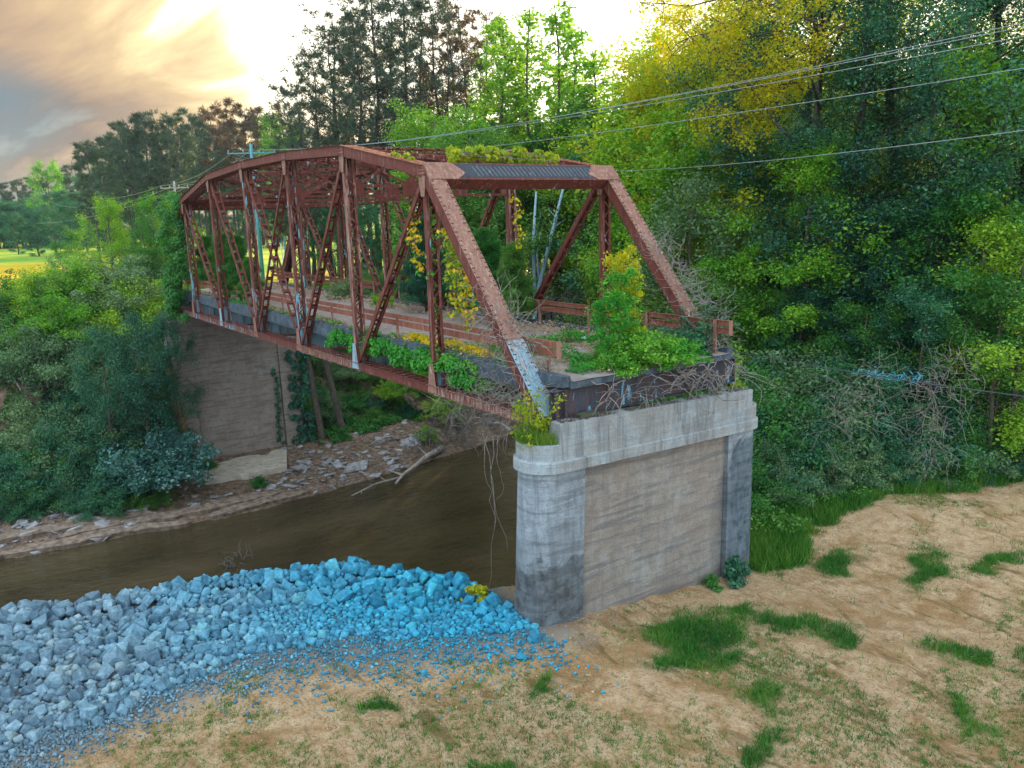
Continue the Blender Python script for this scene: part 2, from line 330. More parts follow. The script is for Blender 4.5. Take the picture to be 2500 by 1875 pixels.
def H(x, y):
    x = np.asarray(x, float); y = np.asarray(y, float)
    xc = crest_x(y); zn = near_z(x, y); xs = shore_far(y)
    fall = np.maximum(0, x-xc)*.75; zn2 = zn-fall
    bed = WATER_Z-1.2+.3*vnoise(x, y, 4, 6)
    zb = np.maximum(zn2, bed)
    # far bank: shelf, then steep bank, then field
    d = x-xs+.9*(vnoise(x, y, 3.5, 7)-.5)+.3*(vnoise(x, y, .9, 12)-.5)
    st = .22*(vnoise(x, y, 1.1, 8)-.5)
    ledge = np.floor(np.clip(d, -3, 9)/1.1)*.1
    shelf = WATER_Z+np.clip(d, -4, 9.5)*.085+ledge*.35+st*sstep(d, 0, 2)
    top = np.where(y > 8, -.6, -1.0)
    bank = sstep(d, 9.0, 20.0); zf = shelf*(1-bank)+top*bank+bank*(1-bank)*2.2*(vnoise(x, y, 2.2, 9)-.5)
    zf = zf+sstep(d, 60, 300)*.6
    return np.where(d > -4, np.maximum(zf, bed), zb)
def Hs(x, y): return float(H(x, y))
def axis(segs):
    out = []
    for a, b, st in segs: out += list(np.arange(a, b, st))
    return np.array(out+[segs[-1][1]])
ax = axis([(-900, -120, 60), (-120, -30, 6), (-30, -16, .8), (-16, 12, .22), (12, 30, .8), (30, 60, .42), (60, 130, 2), (130, 1500, 40)])
ay = axis([(-1300, -120, 50), (-120, -50, 3), (-50, -26, .8), (-26, 15, .25), (15, 30, 1.2), (30, 130, 6), (130, 1000, 50)])
GX, GY = np.meshgrid(ax, ay, indexing='ij'); GZ = H(GX, GY)
nx, ny = GX.shape; idx = np.arange(nx*ny).reshape(nx, ny)
q = np.stack([idx[:-1, :-1], idx[1:, :-1], idx[1:, 1:], idx[:-1, 1:]], -1).reshape(-1)
gm = np_mesh('ground', np.stack([GX, GY, GZ], -1).reshape(-1, 3), q, 4)
gm.polygons.foreach_set('use_smooth', [True]*len(gm.polygons))

# ground patches (world position): dense grass on the sand
PATCH = [(-3.9, -5.3, .9, .9, 0), (-4.5, -6.2, .7, .8, .3), (-2.4, -3.6, .8, 1.0, 0), (-2.7, -2.7, .9, 1.3, .3), (-4.6, -2.6, .35, .8, 0), (-6.2, -1.8, .3, 1.0, .6), (-7.3, -.2, .25, .9, .6), (-3.3, -1.9, 1.15, .75, .2), (-3.3, -3.6, .9, 1.0, 0), (-2.9, -4.8, .55, .8, 0), (-5.3, -6.3, .75, .8, .4), (-7.4, -8.4, .7, .9, 0), (-3.9, -1.0, .5, .9, 0),
         (-4.2, -13.0, .5, 2.0, .3), (-2.2, -11.3, .5, 1.4, .2), (-5.4, -15.5, .5, 1.6, 0), (-8.6, -10.6, .4, 1.1, 0), (-9.2, -5.3, .3, 1.2, .5), (-3.1, 2.6, .12, .7, .5),
         (-4.6, 5.0, .3, .25, 0), (-5.3, 7.3, .25, .5, 0), (-7.0, 5.3, .3, .6, 0), (-1.6, 6.4, .2, .35, 0)]
def grassy(x, y):
    """density of green on the near bank"""
    g = np.zeros_like(np.asarray(x, float)); x0_, y0_ = x, y
    x = x+.8*(vnoise(x0_, y0_, .9, 24)-.5)+.3*(vnoise(x0_, y0_, .3, 25)-.5); y = y+.9*(vnoise(x0_, y0_, .9, 26)-.5)+.3*(vnoise(x0_, y0_, .3, 27)-.5)
    for px, py, rx, ry, a in PATCH:
        dx = (x-px)*math.cos(a)+(y-py)*math.sin(a); dy = -(x-px)*math.sin(a)+(y-py)*math.cos(a)
        g = np.maximum(g, 1-((dx/rx)**2+(dy/ry)**2)**.5*.62)
    n = vnoise(x, y, .7, 21)*.6+vnoise(x, y, .25, 22)*.4
    strip = sstep(x+.35*vnoise(x, y, 1.5, 23), np.interp(y, [-27, -24, -21, -18, -13.6, -10.6, -8.4], [-3.5, -3.2, -2.0, -.6, .2, -1.7, -1.2]), np.interp(y, [-27, -24, -21, -18, -13.6, -10.6, -8.4], [-2.9, -2.4, -1.2, .0, .8, -1.1, -.6]))*(y < -8.2)
    return np.clip((g*1.1+1.1*(n-.5))*1.1, 0, 1)*sstep(g, .12, .5), strip
def ground_mat():
    m, t, b, o = newmat('river_bank_ground'); p = pos(t)
    at = N(t, 'ShaderNodeVertexColor', layer_name='zones'); sp = N(t, 'ShaderNodeSeparateColor'); L(t, at.outputs[0], sp.inputs[0])
    n1 = noi(t, p, .55, 7, .6, .6); n2 = noi(t, p, 2.6, 7, .62, .3); n3 = noi(t, p, 14, 5, .6); n4 = noi(t, p, 60, 3, .6)
    sand = ramp(t, n2, [(.30, (.38, .215, .10)), (.43, (.53, .345, .19)), (.60, (.64, .45, .275)), (.75, (.71, .54, .36))])
    sand = mixc(t, maprange(t, n1, .52, .62, 0, .7), sand, (.36, .20, .08))
    nr = noi(t, pos(t, scale=(.5, 1.6, 1), rot=(0, 0, .5)), .9, 6, .65, .8); sand = mixc(t, maprange(t, nr, .56, .66, 0, .75), sand, (.15, .10, .028))
    sand = mixc(t, maprange(t, n3, .50, .66, 0, .6), sand, (.24, .15, .08))
    n5 = noi(t, p, 24, 4, .7, .4); n6 = noi(t, p, 7, 6, .7, .5)
    sand = mixc(t, maprange(t, n6, .56, .62, 0, .3), sand, (.30, .19, .095)); sand = mixc(t, maprange(t, n5, .60, .66, 0, .6), sand, (.17, .115, .065)); sand = mixc(t, maprange(t, n5, .36, .30, 0, .5), sand, (.80, .70, .56))
    gr = ramp(t, n3, [(.3, (.025, .07, .018)), (.7, (.07, .15, .03))])
    grav = ramp(t, n3, [(.3, (.05, .08, .10)), (.55, (.13, .19, .23)), (.7, (.30, .32, .33))])
    mud = ramp(t, n2, [(.3, (.07, .05, .04)), (.5, (.22, .15, .11)), (.7, (.40, .28, .19))])
    c = mixc(t, math_(t, 'MULTIPLY', sp.outputs[0], .9), sand, gr)
    c = mixc(t, math_(t, 'ADD', sp.outputs[1], math_(t, 'MULTIPLY', math_(t, 'MULTIPLY', math_(t, 'SUBTRACT', n2, .5), sp.outputs[1]), 2.0), clamp=True), c, grav)
    c = mixc(t, sp.outputs[2], c, mud)
    # meadow beyond the bank: colour carried in alpha
    fn = noi(t, pos(t, scale=(1, 1, 1)), .035, 4, .5)
    fld = ramp(t, fn, [(.35, (.14, .36, .04)), (.5, (.28, .46, .05)), (.58, (.70, .55, .03))])
    fld = mixc(t, maprange(t, n1, .4, .7, 0, .4), fld, (.12, .27, .04))
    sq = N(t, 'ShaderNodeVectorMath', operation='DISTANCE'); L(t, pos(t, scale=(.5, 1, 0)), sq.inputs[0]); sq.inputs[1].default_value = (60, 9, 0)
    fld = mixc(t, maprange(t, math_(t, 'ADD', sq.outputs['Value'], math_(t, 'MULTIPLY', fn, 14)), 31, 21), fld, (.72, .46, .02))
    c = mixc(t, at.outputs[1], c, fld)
    L(t, c, b.inputs['Base Color']); b.inputs['Roughness'].default_value = .95; b.inputs['Specular IOR Level'].default_value = .15
    bump(t, b, math_(t, 'ADD', math_(t, 'MULTIPLY', n3, 1.), math_(t, 'MULTIPLY', n5, .9)), 1.0, .08); return m
vx, vy = GX.ravel(), GY.ravel(); gg, strip = grassy(vx, vy)
dfar = vx-shore_far(vy)
soil = sstep(vx-crest_x(vy), .5, 2.5)*1.0
field = sstep(dfar, 17, 22)
tx_, cx_n = toe_x(vy), crest_x(vy)
grv = .8*sstep(vx, tx_-1.3, tx_+1.0)*sstep(vy, -.6, .6)*(vy < 25)*(1-soil)
colz = np.stack([np.clip(np.maximum(gg*.8, strip), 0, 1), np.clip(grv, 0, 1), soil, field], -1).astype(np.float32)
ca = gm.color_attributes.new('zones', 'FLOAT_COLOR', 'POINT'); ca.data.foreach_set('color', colz.ravel())
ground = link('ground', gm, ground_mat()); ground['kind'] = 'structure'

# water
def water():
    m, t, b, o = newmat('brown_river_water'); p = pos(t, scale=(1, .55, 1), rot=(0, 0, math.radians(8)))
    n1 = noi(t, p, .6, 4, .55, 1.0); n2 = noi(t, p, 2.2, 4, .6, .6); n0 = noi(t, p, .12, 3, .5)
    L(t, ramp(t, noi(t, p, .25, 5), [(.35, (.040, .029, .014)), (.7, (.085, .063, .032))]), b.inputs['Base Color'])
    b.inputs['Roughness'].default_value = .04; b.inputs['IOR'].default_value = 1.33
    h = math_(t, 'ADD', math_(t, 'MULTIPLY', n1, 1.0), math_(t, 'MULTIPLY', n2, .8))
    bn = N(t, 'ShaderNodeBump', i_Distance=.20); L(t, maprange(t, n0, .38, .58, .45, 1.0), bn.inputs['Strength']); L(t, h, bn.inputs['Height']); L(t, bn.outputs[0], b.inputs['Normal'])
    yy = np.linspace(-120, 120, 61); V = []; Fq = []
    for i, y in enumerate(yy): V += [(float(crest_x(y))+4, y, WATER_Z), (float(shore_far(y))+3.5, y, WATER_Z)]
    for i in range(60): Fq += [i*2, i*2+1, i*2+3, i*2+2]
    w = link('river_water', np_mesh('river_water', V, Fq, 4), m); w['kind'] = 'structure'
water()

# ------------------------------------------------------------------ concrete piers
BW = 7.974; PP = 6.0
def pier(x0, ztilt, zbot, mats, label, wgt=1):
    """x0 = line of bearings; long side faces the camera; rounded ends"""
    root = thing('bridge_pier', label, 'pier', (x0, 0, 0)); root.rotation_euler = (math.radians(ztilt), 0, 0)
    cap, body, panel = mats
    def stadium(r, yo=0, n=12, y0=0.0, y1=-BW, cx=0.0):
        pts = []
        for k in range(n+1):
            a = math.pi*k/n; pts.append((cx-r*math.cos(a), y0+yo+r*math.sin(a)))
        for k in range(n+1):
            a = math.pi*k/n; pts.append((cx+r*math.cos(a), y1-yo-r*math.sin(a)))
        return pts
    def ext(name, pts, z0, z1, mat, batter=0.0, bev=0.0):
        m = MB(); n = len(pts); cxm = 0; cy = -BW/2
        rings = [(z0, batter, 0)]
        if bev: rings += [(z1-bev, 0, 0), (z1, 0, bev)]
        else: rings += [(z1, 0, 0)]
        for z, bt, iv in rings:
            for (x, y) in pts:
                ex = (bt-iv); m.v.append((x+ex*(1 if x > 0 else -1), y+ex*(1 if y > cy else -1), z))
        for k in range(len(rings)-1):
            for i in range(n): j = (i+1) % n; m.f.append((k*n+j, k*n+i, (k+1)*n+i, (k+1)*n+j))
        m.f.append(tuple(range(n))[::-1][::-1]); m.f.append(tuple((len(rings)-1)*n+i for i in range(n))[::-1])
        return m.build(name, mat, root)
    # shaft with recessed face panel
    n = 12; r = .70; y1 = -BW; pts = []
    for k in range(n+1):
        a = math.pi*k/n; pts.append((-r*math.cos(a)*1.0, .0+r*math.sin(a)))
    pts += [(r, -.9), (r-.22, -.92), (r-.22, y1+.92), (r, y1+.9)]
    for k in range(n+1):
        a = math.pi*k/n; pts.append((r*math.cos(a), y1-r*math.sin(a)))
    pts += [(-r, y1+1.0), (-r+.26, y1+1.02), (-r+.26, -.95), (-r, -.93)]
    ext('shaft', pts, zbot, -1.33, body, .10)
    m = MB(); f_ = -r+.15; m.add([(f_-.10, -.935, zbot), (f_, -.935, -1.335), (f_, y1+1.005, -1.335), (f_-.10, y1+1.005, zbot), (f_+.2, -.935, zbot), (f_+.2, -.935, -1.335), (f_+.2, y1+1.005, -1.335), (f_+.2, y1+1.005, zbot)],
        [(0, 1, 2, 3), (7, 6, 5, 4), (0, 4, 5, 1), (1, 5, 6, 2), (2, 6, 7, 3), (3, 7, 4, 0)]); m.build('face_panel', panel, root)
    ext('cornice_band', stadium(.83), -1.33, -1.0, cap, 0, .04)
    ext('cap', stadium(.76), -1.0, -.55, cap, 0, .03)
    m = MB(); m.box((-.757, -BW-.02, -1.0), (-.30, .02, 0.0)); m.build('bearing_wall', cap, root)
    for yy in (-.25, -BW+.25):
        m = MB(); m.box((-.05, yy-.3, -.55), (.55, yy+.3, -.47)).box((.05, yy-.22, -.47), (.45, yy+.22, -.33)); m.build('bearing_shoe', RUST, root)
    return root
pA = pier(0, 1.7, -7.6, (CONC_CAP, CONC, CONC_PANEL), 'pale weathered concrete pier with rounded ends standing in the sand')
pB = pier(42, 0.0, -12.4, (CONC_FAR, CONC_FAR, CONC_FAR), 'brown stained concrete pier under the far end of the rusty bridge above the rocky shore')
m = MB(); m.box((-.6, -1.45, .0), (-.35, -.85, .08)); 
tagp(m.build('timber_block', simple('mossy_old_timber', (.03, .035, .02), (.09, .09, .05), 8)), 'small dark mossy timber block lying on top of the near pier', 'wood block')

# ------------------------------------------------------------------ bridge
HT = {1: 7.11, 2: 8.205, 3: 8.45, 4: 8.45, 5: 8.205, 6: 7.11}
CD, CW, BD = .36, .50, .27      # top chord depth, chord width, bottom chord depth
bridge = thing('truss_bridge', 'long rusty red steel through truss bridge, overgrown and abandoned, spanning the brown river', 'bridge')
def empty_part(name, parent):
    o = bpy.data.objects.new(name, None); C.objects.link(o); o.parent = parent; o.empty_display_size = .2; return o
def zig(m, p0, p1, sideA, sideB, pitch, w=.055, t=.012, off=(0, 0, 0), single=True):
    """lacing bars zigzagging between two parallel lines p0+sideA.. and p0+sideB.."""
    p0 = np.array(p0, float)+off; p1 = np.array(p1, float)+off; Ln = np.linalg.norm(p1-p0); n = max(2, int(Ln/pitch)); A = np.array(sideA, float); B = np.array(sideB, float)
    nv = np.cross(p1-p0, B-A)
    for i in range(n):
        a = p0+(p1-p0)*i/n; b = p0+(p1-p0)*(i+1)/n
        s, e = (a+A, b+B) if i % 2 == 0 else (a+B, b+A)
        m.bar(s, e, t, w, side=nv)
        if not single:
            s, e = (a+B, b+A) if i % 2 == 0 else (a+A, b+B)
            m.bar(s, e, t, w, side=nv, off=nrm(nv)*t)
def battens(m, p0, p1, yA, yB, pitch, w=.09, t=.014, off=(0, 0, 0)):
    p0 = np.array(p0, float)+off; p1 = np.array(p1, float)+off; Ln = np.linalg.norm(p1-p0); n = max(1, int(Ln/pitch)); d = (p1-p0)/Ln
    nv = np.cross(d, (0, 1, 0))
    for i in range(n+1):
        c = p0+(p1-p0)*i/n; m.bar(c+np.array([0, yA, 0]), c+np.array([0, yB, 0]), t, w, side=nv)
def channel(m, p0, p1, y, depth, inw, fl=.08, t=.016):
    """steel channel: web in the plane y, flanges reaching inw (+1/-1) in y"""
    p0 = np.array(p0, float); p1 = np.array(p1, float); p0[1] = p1[1] = y; d = nrm(p1-p0); nv = np.cross(d, (0, 1, 0))
    m.bar(p0, p1, t, depth, side=(0, 1, 0))
    for sg in (-1, 1): m.bar(p0, p1, fl, t, side=(0, 1, 0), off=nv*sg*(depth/2)+np.array([0, inw*(fl/2-t/2), 0]))
def truss(y0, s, near):
    Y = lambda t: y0+s*t
    rv = MB()
    XE = .15
    U = {i: np.array([i*PP, 0, HT[i]-CD/2]) for i in range(1, 7)}
    Lw = {i: np.array([i*PP, 0, -BD/2]) for i in range(0, 8)}; Lw[0][0] = XE; Lw[7][0] = 42-XE
    # bottom chord: two channels, battens
    bc = empty_part('bottom_chord', bridge); m = MB()
    for i in range(7):
        channel(m, Lw[i], Lw[i+1], Y(.008), BD, s*-1, .07); channel(m, Lw[i], Lw[i+1], Y(CW-.008), BD, s, .07)
        m.build('channel', RUST_MIX if i > 3 else (RUST if i % 2 else RUST_B), bc); m = MB()
    for k in range(0, 92):
        x = .8+k*.445; m.bar((x, Y(.03), .012), (x, Y(CW-.03), .012), .014, .15, side=(0, 0, 1))
    m.build('batten_plate', RUST, bc, kind='stuff')
    # top chord segments
    for i in range(1, 6):
        tcx = empty_part('top_chord', bridge); m = MB()
        for yy, o_ in ((Y(.008), -1), (Y(CW-.008), 1)):
            channel(m, U[i], U[i+1], yy, CD, s*o_*1, .09)
        m.build('channel', RUST, tcx)
        d = nrm(U[i+1]-U[i]); nv = np.array([-d[2], 0, d[0]])
        for sg, nm in ((1, 'top_lacing'), (-1, 'bottom_lacing')):
            m = MB(); zig(m, U[i]+nv*sg*(CD/2+.012), U[i+1]+nv*sg*(CD/2+.012), (0, Y(.02)-0, 0), (0, Y(CW-.02), 0), .26, .07, single=(sg < 0))
            m.build(nm, RUST_SKY_TINT if sg > 0 else RUST, tcx, kind='stuff')
    # end posts
    for e in (0, 1):
        ep = empty_part('end_post', bridge); a, b_ = (Lw[0], U[1]) if e == 0 else (Lw[7], U[6])
        a = a+np.array([0, 0, .06]); m = MB(); channel(m, a, b_, Y(.008), .40, s*1, .06); channel(m, a, b_, Y(CW-.008), .40, s*-1, .06)
        m.build('side_channel', RUST, ep)
        d = nrm(b_-a); nv = np.array([-d[2], 0, d[0]]) if e == 0 else np.array([-d[2], 0, d[0]])*-1
        if e == 1: nv = np.array([abs(d[2]), 0, abs(d[0])])
        else: nv = np.array([-abs(d[2]), 0, abs(d[0])])
        o_ = nv*.212; ymid = Y(CW/2)
        q0 = a+o_; q1 = b_+o_+d*.12; cut = q0+(q1-q0)*.27
        m = MB(); m.bar((cut[0], ymid, cut[2]), (q1[0], ymid, q1[2]), .60, .018, side=(0, 1, 0)); m.build('cover_plate', RUST_PALE, ep)
        m = MB(); m.bar((q0[0], ymid, q0[2]), (cut[0], ymid, cut[2]), .62, .022, side=(0, 1, 0)); m.build('cover_plate', RUST_PAINT if near else RUST_PALE, ep, label='lower cover plate with peeling blue-grey paint' if near else None)
        Ln = np.linalg.norm(q1-q0); ps = []
        for k in range(int(Ln/.17)):
            c = q0+d*k*.17+nv*.011
            for t_ in (-.26, .26): ps.append((c[0], ymid+t_, c[2]))
            if k % 2 == 0:
                for t_ in (-.2, .2): ps.append((c[0], ymid+t_, c[2]))
        m = MB(); m.rivets(ps, nv, .03); m.build('rivet', RIVET, ep, kind='stuff')
    # verticals
    for i in range(1, 7):
        vt = empty_part('vertical', bridge); a = np.array([i*PP, 0, -BD/2]); b_ = np.array([i*PP, 0, HT[i]-CD+.05])
        wd = .20 if i in (1, 6) else .24
        m = MB()
        for yy, o_ in ((Y(.05), 1), (Y(CW-.05), -1)):
            p0, p1 = a.copy(), b_.copy(); p0[1] = p1[1] = yy
            m.bar(p0, p1, .014, wd, side=(0, 1, 0))
            for sg in (-1, 1): m.bar(p0, p1, .10, .014, side=(0, 1, 0), off=(sg*wd/2, s*o_*.05, 0))
        m.build('channel', {2: RUST_B, 3: RUST_MIX, 4: RUST_MIX, 6: RUST_MIX}.get(i, RUST), vt); m = MB()
        for sg in (-1, 1): zig(m, a+np.array([sg*(wd/2+.015), 0, .9]), b_+np.array([sg*(wd/2+.015), 0, -.5]), (0, Y(.1), 0), (0, Y(CW-.1), 0), .34, .05)
        m.build('lacing', RUST, vt, kind='stuff')
        # gussets top and bottom, outer and inner faces
        for yy, yo in ((Y(-.006), 0), (Y(CW+.006), 1)):
            zt = HT[i]-CD
            m = MB(); P_ = [(i*PP-.22, yy, zt+.22), (i*PP+.22, yy, zt+.22), (i*PP+.20, yy, zt-.20), (i*PP+.11, yy, zt-.62), (i*PP-.11, yy, zt-.62), (i*PP-.20, yy, zt-.2)]
            sg = -s if yo == 0 else s
            m.prism(P_, (0, sg, 0), .012)
            m.rivets([(i*PP+dx, yy+sg*.012, zt+dz) for dx in (-.1, 0, .1) for dz in (-.48, -.36, -.24, -.12, 0, .1)], (0, sg, 0), .022); m.build('gusset_plate', RUST_PALE, vt)
            m = MB(); P_ = [(i*PP-.30, yy, -BD+.02), (i*PP+.30, yy, -BD+.02), (i*PP+.22, yy, .15), (i*PP+.12, yy, .75), (i*PP-.12, yy, .75), (i*PP-.22, yy, .15)]
            m.prism(P_, (0, sg, 0), .012)
            m.rivets([(i*PP+dx, yy+sg*.012, dz) for dx in (-.08, .08) for dz in (-.2, -.1, 0, .12, .24, .36, .48, .6)], (0, sg, 0), .022)
            m.build('gusset_plate', RUST_PAINT if i in (2, 5) else RUST_PALE, vt)
    # splice plates on the top chord joints
    m = MB()
    for i in (1, 2, 3, 4, 5, 6):
        for dz in (-.11, 0, .11): m.bar((i*PP-.22, Y(-.016), HT[i]-CD/2+dz-.02), (i*PP+.22, Y(-.016), HT[i]-CD/2+dz-.02), .014, .07)
    m.build('splice_plate', RUST, bridge)
    # diagonals
    for (iu, il, wd) in ((1, 2, .17), (2, 3, .15), (3, 4, .10), (4, 3, .10), (5, 4, .15), (6, 5, .17)):
        dg = empty_part('diagonal', bridge); a = np.array([iu*PP+(.1 if il > iu else -.1), 0, HT[iu]-CD]); b_ = np.array([il*PP-(.12 if il > iu else -.12), 0, .05]); m = MB()
        for yy, o_ in ((Y(.09), 1), (Y(CW-.09), -1)):
            p0, p1 = a.copy(), b_.copy(); p0[1] = p1[1] = yy; m.bar(p0, p1, .014, wd)
            d = nrm(p1-p0); nv = np.array([-d[2], 0, d[0]])
            for sg in (-1, 1): m.bar(p0, p1, .06, .012, off=nv*sg*wd/2+np.array([0, s*o_*.03, 0]))
        m.build('angle_bar', RUST, dg); m = MB(); d = nrm(b_-a); nv = np.array([-d[2], 0, d[0]])
        battens(m, a+d*.9, b_-d*.9, Y(.09), Y(CW-.09), .62, .12, off=nv*(wd/2+.01)); battens(m, a+d*.9, b_-d*.9, Y(.09), Y(CW-.09), .62, .12, off=-nv*(wd/2+.01))
        m.build('batten_plate', RUST, dg, kind='stuff')
truss(0.0, -1, True)
truss(-BW, 1, False)

# portals, sway frames, top bracing
def laced_strut(name, p0, p1, depth, wd, mat=RUST, pitch=.3, latmat=RUST_SKY_TINT, up=(0, 0, 1)):
    st = empty_part(name, bridge); p0 = np.array(p0, float); p1 = np.array(p1, float); up = np.array(up, float); d = nrm(p1-p0); hz = nrm(np.cross(d, up)); m = MB()
    for a in (-1, 1):
        for c in (-1, 1):
            o_ = up*a*depth/2+hz*c*wd/2
            m.bar(p0, p1, .07, .012, side=hz, off=o_-hz*c*.03); m.bar(p0, p1, .012, .07, side=hz, off=o_-up*a*.03)
    m.build('angle_bar', mat, st); m = MB()
    for c in (-1, 1): zig(m, p0, p1, up*depth/2+hz*c*wd/2, -up*depth/2+hz*c*wd/2, pitch, .05)
    m.build('side_lacing', mat, st, kind='stuff'); m = MB()
    zig(m, p0, p1, hz*wd/2+up*depth/2, -hz*wd/2+up*depth/2, pitch, .055, single=False); m.build('top_lacing', latmat, st, kind='stuff')
    return st
yA, yB = -CW+.02, -BW+CW-.02
for i in range(2, 6):
    z = HT[i]-.22; laced_strut('cross_strut', (i*PP, yA, z), (i*PP, yB, z), .34, .30)
    sf = empty_part('sway_frame', bridge); zl = 6.55; m = MB()
    for zz in (zl-.19, zl+.19): m.bar((i*PP-.05, yA, zz), (i*PP-.05, yB, zz), .012, .11, side=(1, 0, 0)); m.bar((i*PP, yA, zz), (i*PP, yB, zz), .10, .012, side=(1, 0, 0))
    m.build('lower_strut', RUST, sf)
    n = 3; ys = np.linspace(yA, yB, n+1); zt = HT[i]-.38
    for k in range(n):
        for a, b_, o_ in ((ys[k], ys[k+1], -.02), (ys[k+1], ys[k], .02)):
            m = MB(); m.bar((i*PP+o_, a, zt), (i*PP+o_, b_, zl+.18), .012, .10, side=(1, 0, 0)); m.bar((i*PP+o_+.03, a, zt), (i*PP+o_+.03, b_, zl+.18), .07, .012, side=(1, 0, 0)); m.build('brace', RUST, sf)
    for y in ys:
        m = MB(); m.prism([(i*PP-.07, y-.32, zl-.2), (i*PP-.07, y+.32, zl-.2), (i*PP-.07, y+.32, zl+.24), (i*PP-.07, y+.12, zl+.5), (i*PP-.07, y-.12, zl+.5), (i*PP-.07, y-.32, zl+.24)], (1, 0, 0), .012); m.build('gusset_plate', RUST, sf)
for i in range(1, 6):
    for a, b_ in ((yA, yB), (yB, yA)):
        h0, h1 = HT[i]-.18, HT[i+1]-.18
        lb = laced_strut('top_brace', (i*PP+.15, a, h0), ((i+1)*PP-.15, b_, h1), .16, .16, pitch=.26)
def portal(x0, xl, sg, near):
    pt = empty_part('portal_frame', bridge)
    e = nrm(np.array([x0-xl, 0, HT[1]])); nv = np.array([-abs(e[2])*sg, 0, abs(e[0])])
    top = np.array([x0, 0, HT[1]-CD/2])+nv*.225+e*.10; dn = -e
    ya, yb = -.62, -BW+.62
    m = MB(); a = top+dn*.02; b_ = top+dn*.60
    m.prism([(a[0], ya+.02, a[2]), (a[0], yb-.02, a[2]), (b_[0], yb-.3, b_[2]), (b_[0], ya+.3, b_[2])], nv, .012)
    a2 = a-nv*.45; b2 = b_-nv*.45
    m.prism([(a2[0], ya, a2[2]), (a2[0], yb, a2[2]), (b2[0], yb, b2[2]), (b2[0], ya, b2[2])], nv, .012)
    m.build('web_plate', BLACKP if near else RUST, pt)
    for k in range(30):
        y = yb+.35+k*(abs(yb-ya)-1.4)/30; m = MB(); p0 = a+dn*.09+nv*.016; p1 = a+dn*.49+nv*.016
        m.bar((p0[0], y+.10, p0[2]), (p1[0], y-.02, p1[2]), .035, .008, side=np.cross((p1-p0), nv)); 
        if near: m.build('lacing_bar', simple_lace, pt)
    m = MB()
    for w_ in (.0, -.45):
        p = b_+nv*w_; m.bar((p[0], ya+.2, p[2]), (p[0], yb-.2, p[2]), .014, .14, side=nv)
        p = a+nv*w_; m.bar((p[0], ya+.2, p[2]), (p[0], yb-.2, p[2]), .014, .10, side=nv)
    p = b_-nv*.22+dn*.07; m.bar((p[0], ya+.25, p[2]), (p[0], yb-.25, p[2]), .47, .012, side=nv)
    m.build('flange', RUST, pt)
    for yc, sy in ((-CW-.02, -1), (-BW+CW+.02, 1)):
        m = MB(); o_ = nv*.016; a_ = top+e*.02+o_; b3 = top+dn*.66+o_
        P_ = [(a_[0], yc-sy*.54, a_[2]), (a_[0], yc+sy*.50, a_[2]), ((top+dn*.40+o_)[0], yc+sy*.86, (top+dn*.40+o_)[2]), (b3[0], yc+sy*.50, b3[2]), (b3[0], yc-sy*.56, b3[2])]
        m.prism(P_, nv, .014)
        rp = []
        for r in (.08, .16, .30, .40, .52, .60):
            for c in np.linspace(-.48, .42, 8):
                q_ = top+dn*r+nv*.03; rp.append((q_[0], yc+sy*c, q_[2]))
        m.rivets(rp, nv, .02); m.build('gusset_plate', RUST_PALE, pt)
    rp = []
    for y in np.arange(yb+.5, ya-.4, .2):
        for r in (.05, .56): q_ = top+dn*r+nv*.014; rp.append((q_[0], y, q_[2]))
    m = MB(); m.rivets(rp, nv, .02); m.build('rivet', RIVET, pt, kind='stuff')
simple_lace = rust_mat('faded_slate_paint', (.08, .09, .11), (.14, .17, .21), (.26, .31, .36))
portal(PP, .15, 1, True); portal(PP*6, 42-.15, -1, False)

# deck, kerbs, floor beams, stringers
DZ = 1.0
dk = empty_part('deck', bridge)
def wavy_slab():
    xs = np.concatenate([np.linspace(-.42, 1, 8), np.linspace(1.6, 42.2, 60)]); ys = np.linspace(-.75, -7.25, 22); V = []; n = len(ys)
    for i, x in enumerate(xs):
        for j, y in enumerate(ys):
            xx = x+(.12*(vnoise(y, 0, .6, 31)-.5) if i == 0 else 0); V.append((xx, y, DZ+.02*(float(vnoise(x, y, 1.5, 32))-.5)))
    fq = [(i*n+j, (i+1)*n+j, (i+1)*n+j+1, i*n+j+1) for i in range(len(xs)-1) for j in range(n-1)]
    return V, fq, xs, ys
V_, F_, xs_, ys_ = wavy_slab(); m = MB(); m.add(V_, [f[::-1] for f in F_]); m.build('road_surface', ASPH, dk)
m = MB(); m.box((-.38, -7.3, DZ-.20), (42.2, -.7, DZ-.02)); m.build('slab', SLAB, dk)
for y0_, y1_ in ((-.78, -.46), (-7.52, -7.2)):
    m = MB(); m.add([(-.30, y0_, DZ-.16), (42.2, y0_, DZ-.16), (42.2, y1_, DZ-.16), (-.30, y1_, DZ-.16), (-.30, y0_+.05, DZ+.15), (42.2, y0_+.05, DZ+.15), (42.2, y1_-.03, DZ+.15), (-.30, y1_-.03, DZ+.15), ],
        [(0, 3, 2, 1), (4, 5, 6, 7), (0, 1, 5, 4), (1, 2, 6, 5), (2, 3, 7, 6), (3, 0, 4, 7)]); m.build('kerb', SLAB, dk)
m = MB(); m.box((1.0, -.455, DZ-.42), (42, -.43, DZ+.10)); m.box((1.0, -7.55, DZ-.42), (42, -7.53, DZ+.1)); m.build('fascia', SLAB, dk)
for k in range(6):
    y = -.9-k*1.235; m = MB(); m.box((.2, y-.012, .42), (41.8, y+.012, .80)); m.box((.2, y-.09, .40), (41.8, y+.09, .42)); m.box((.2, y-.09, .78), (41.8, y+.09, .80)); m.build('stringer', RUST_PAINT if k in (0, 5) else RUST, dk)
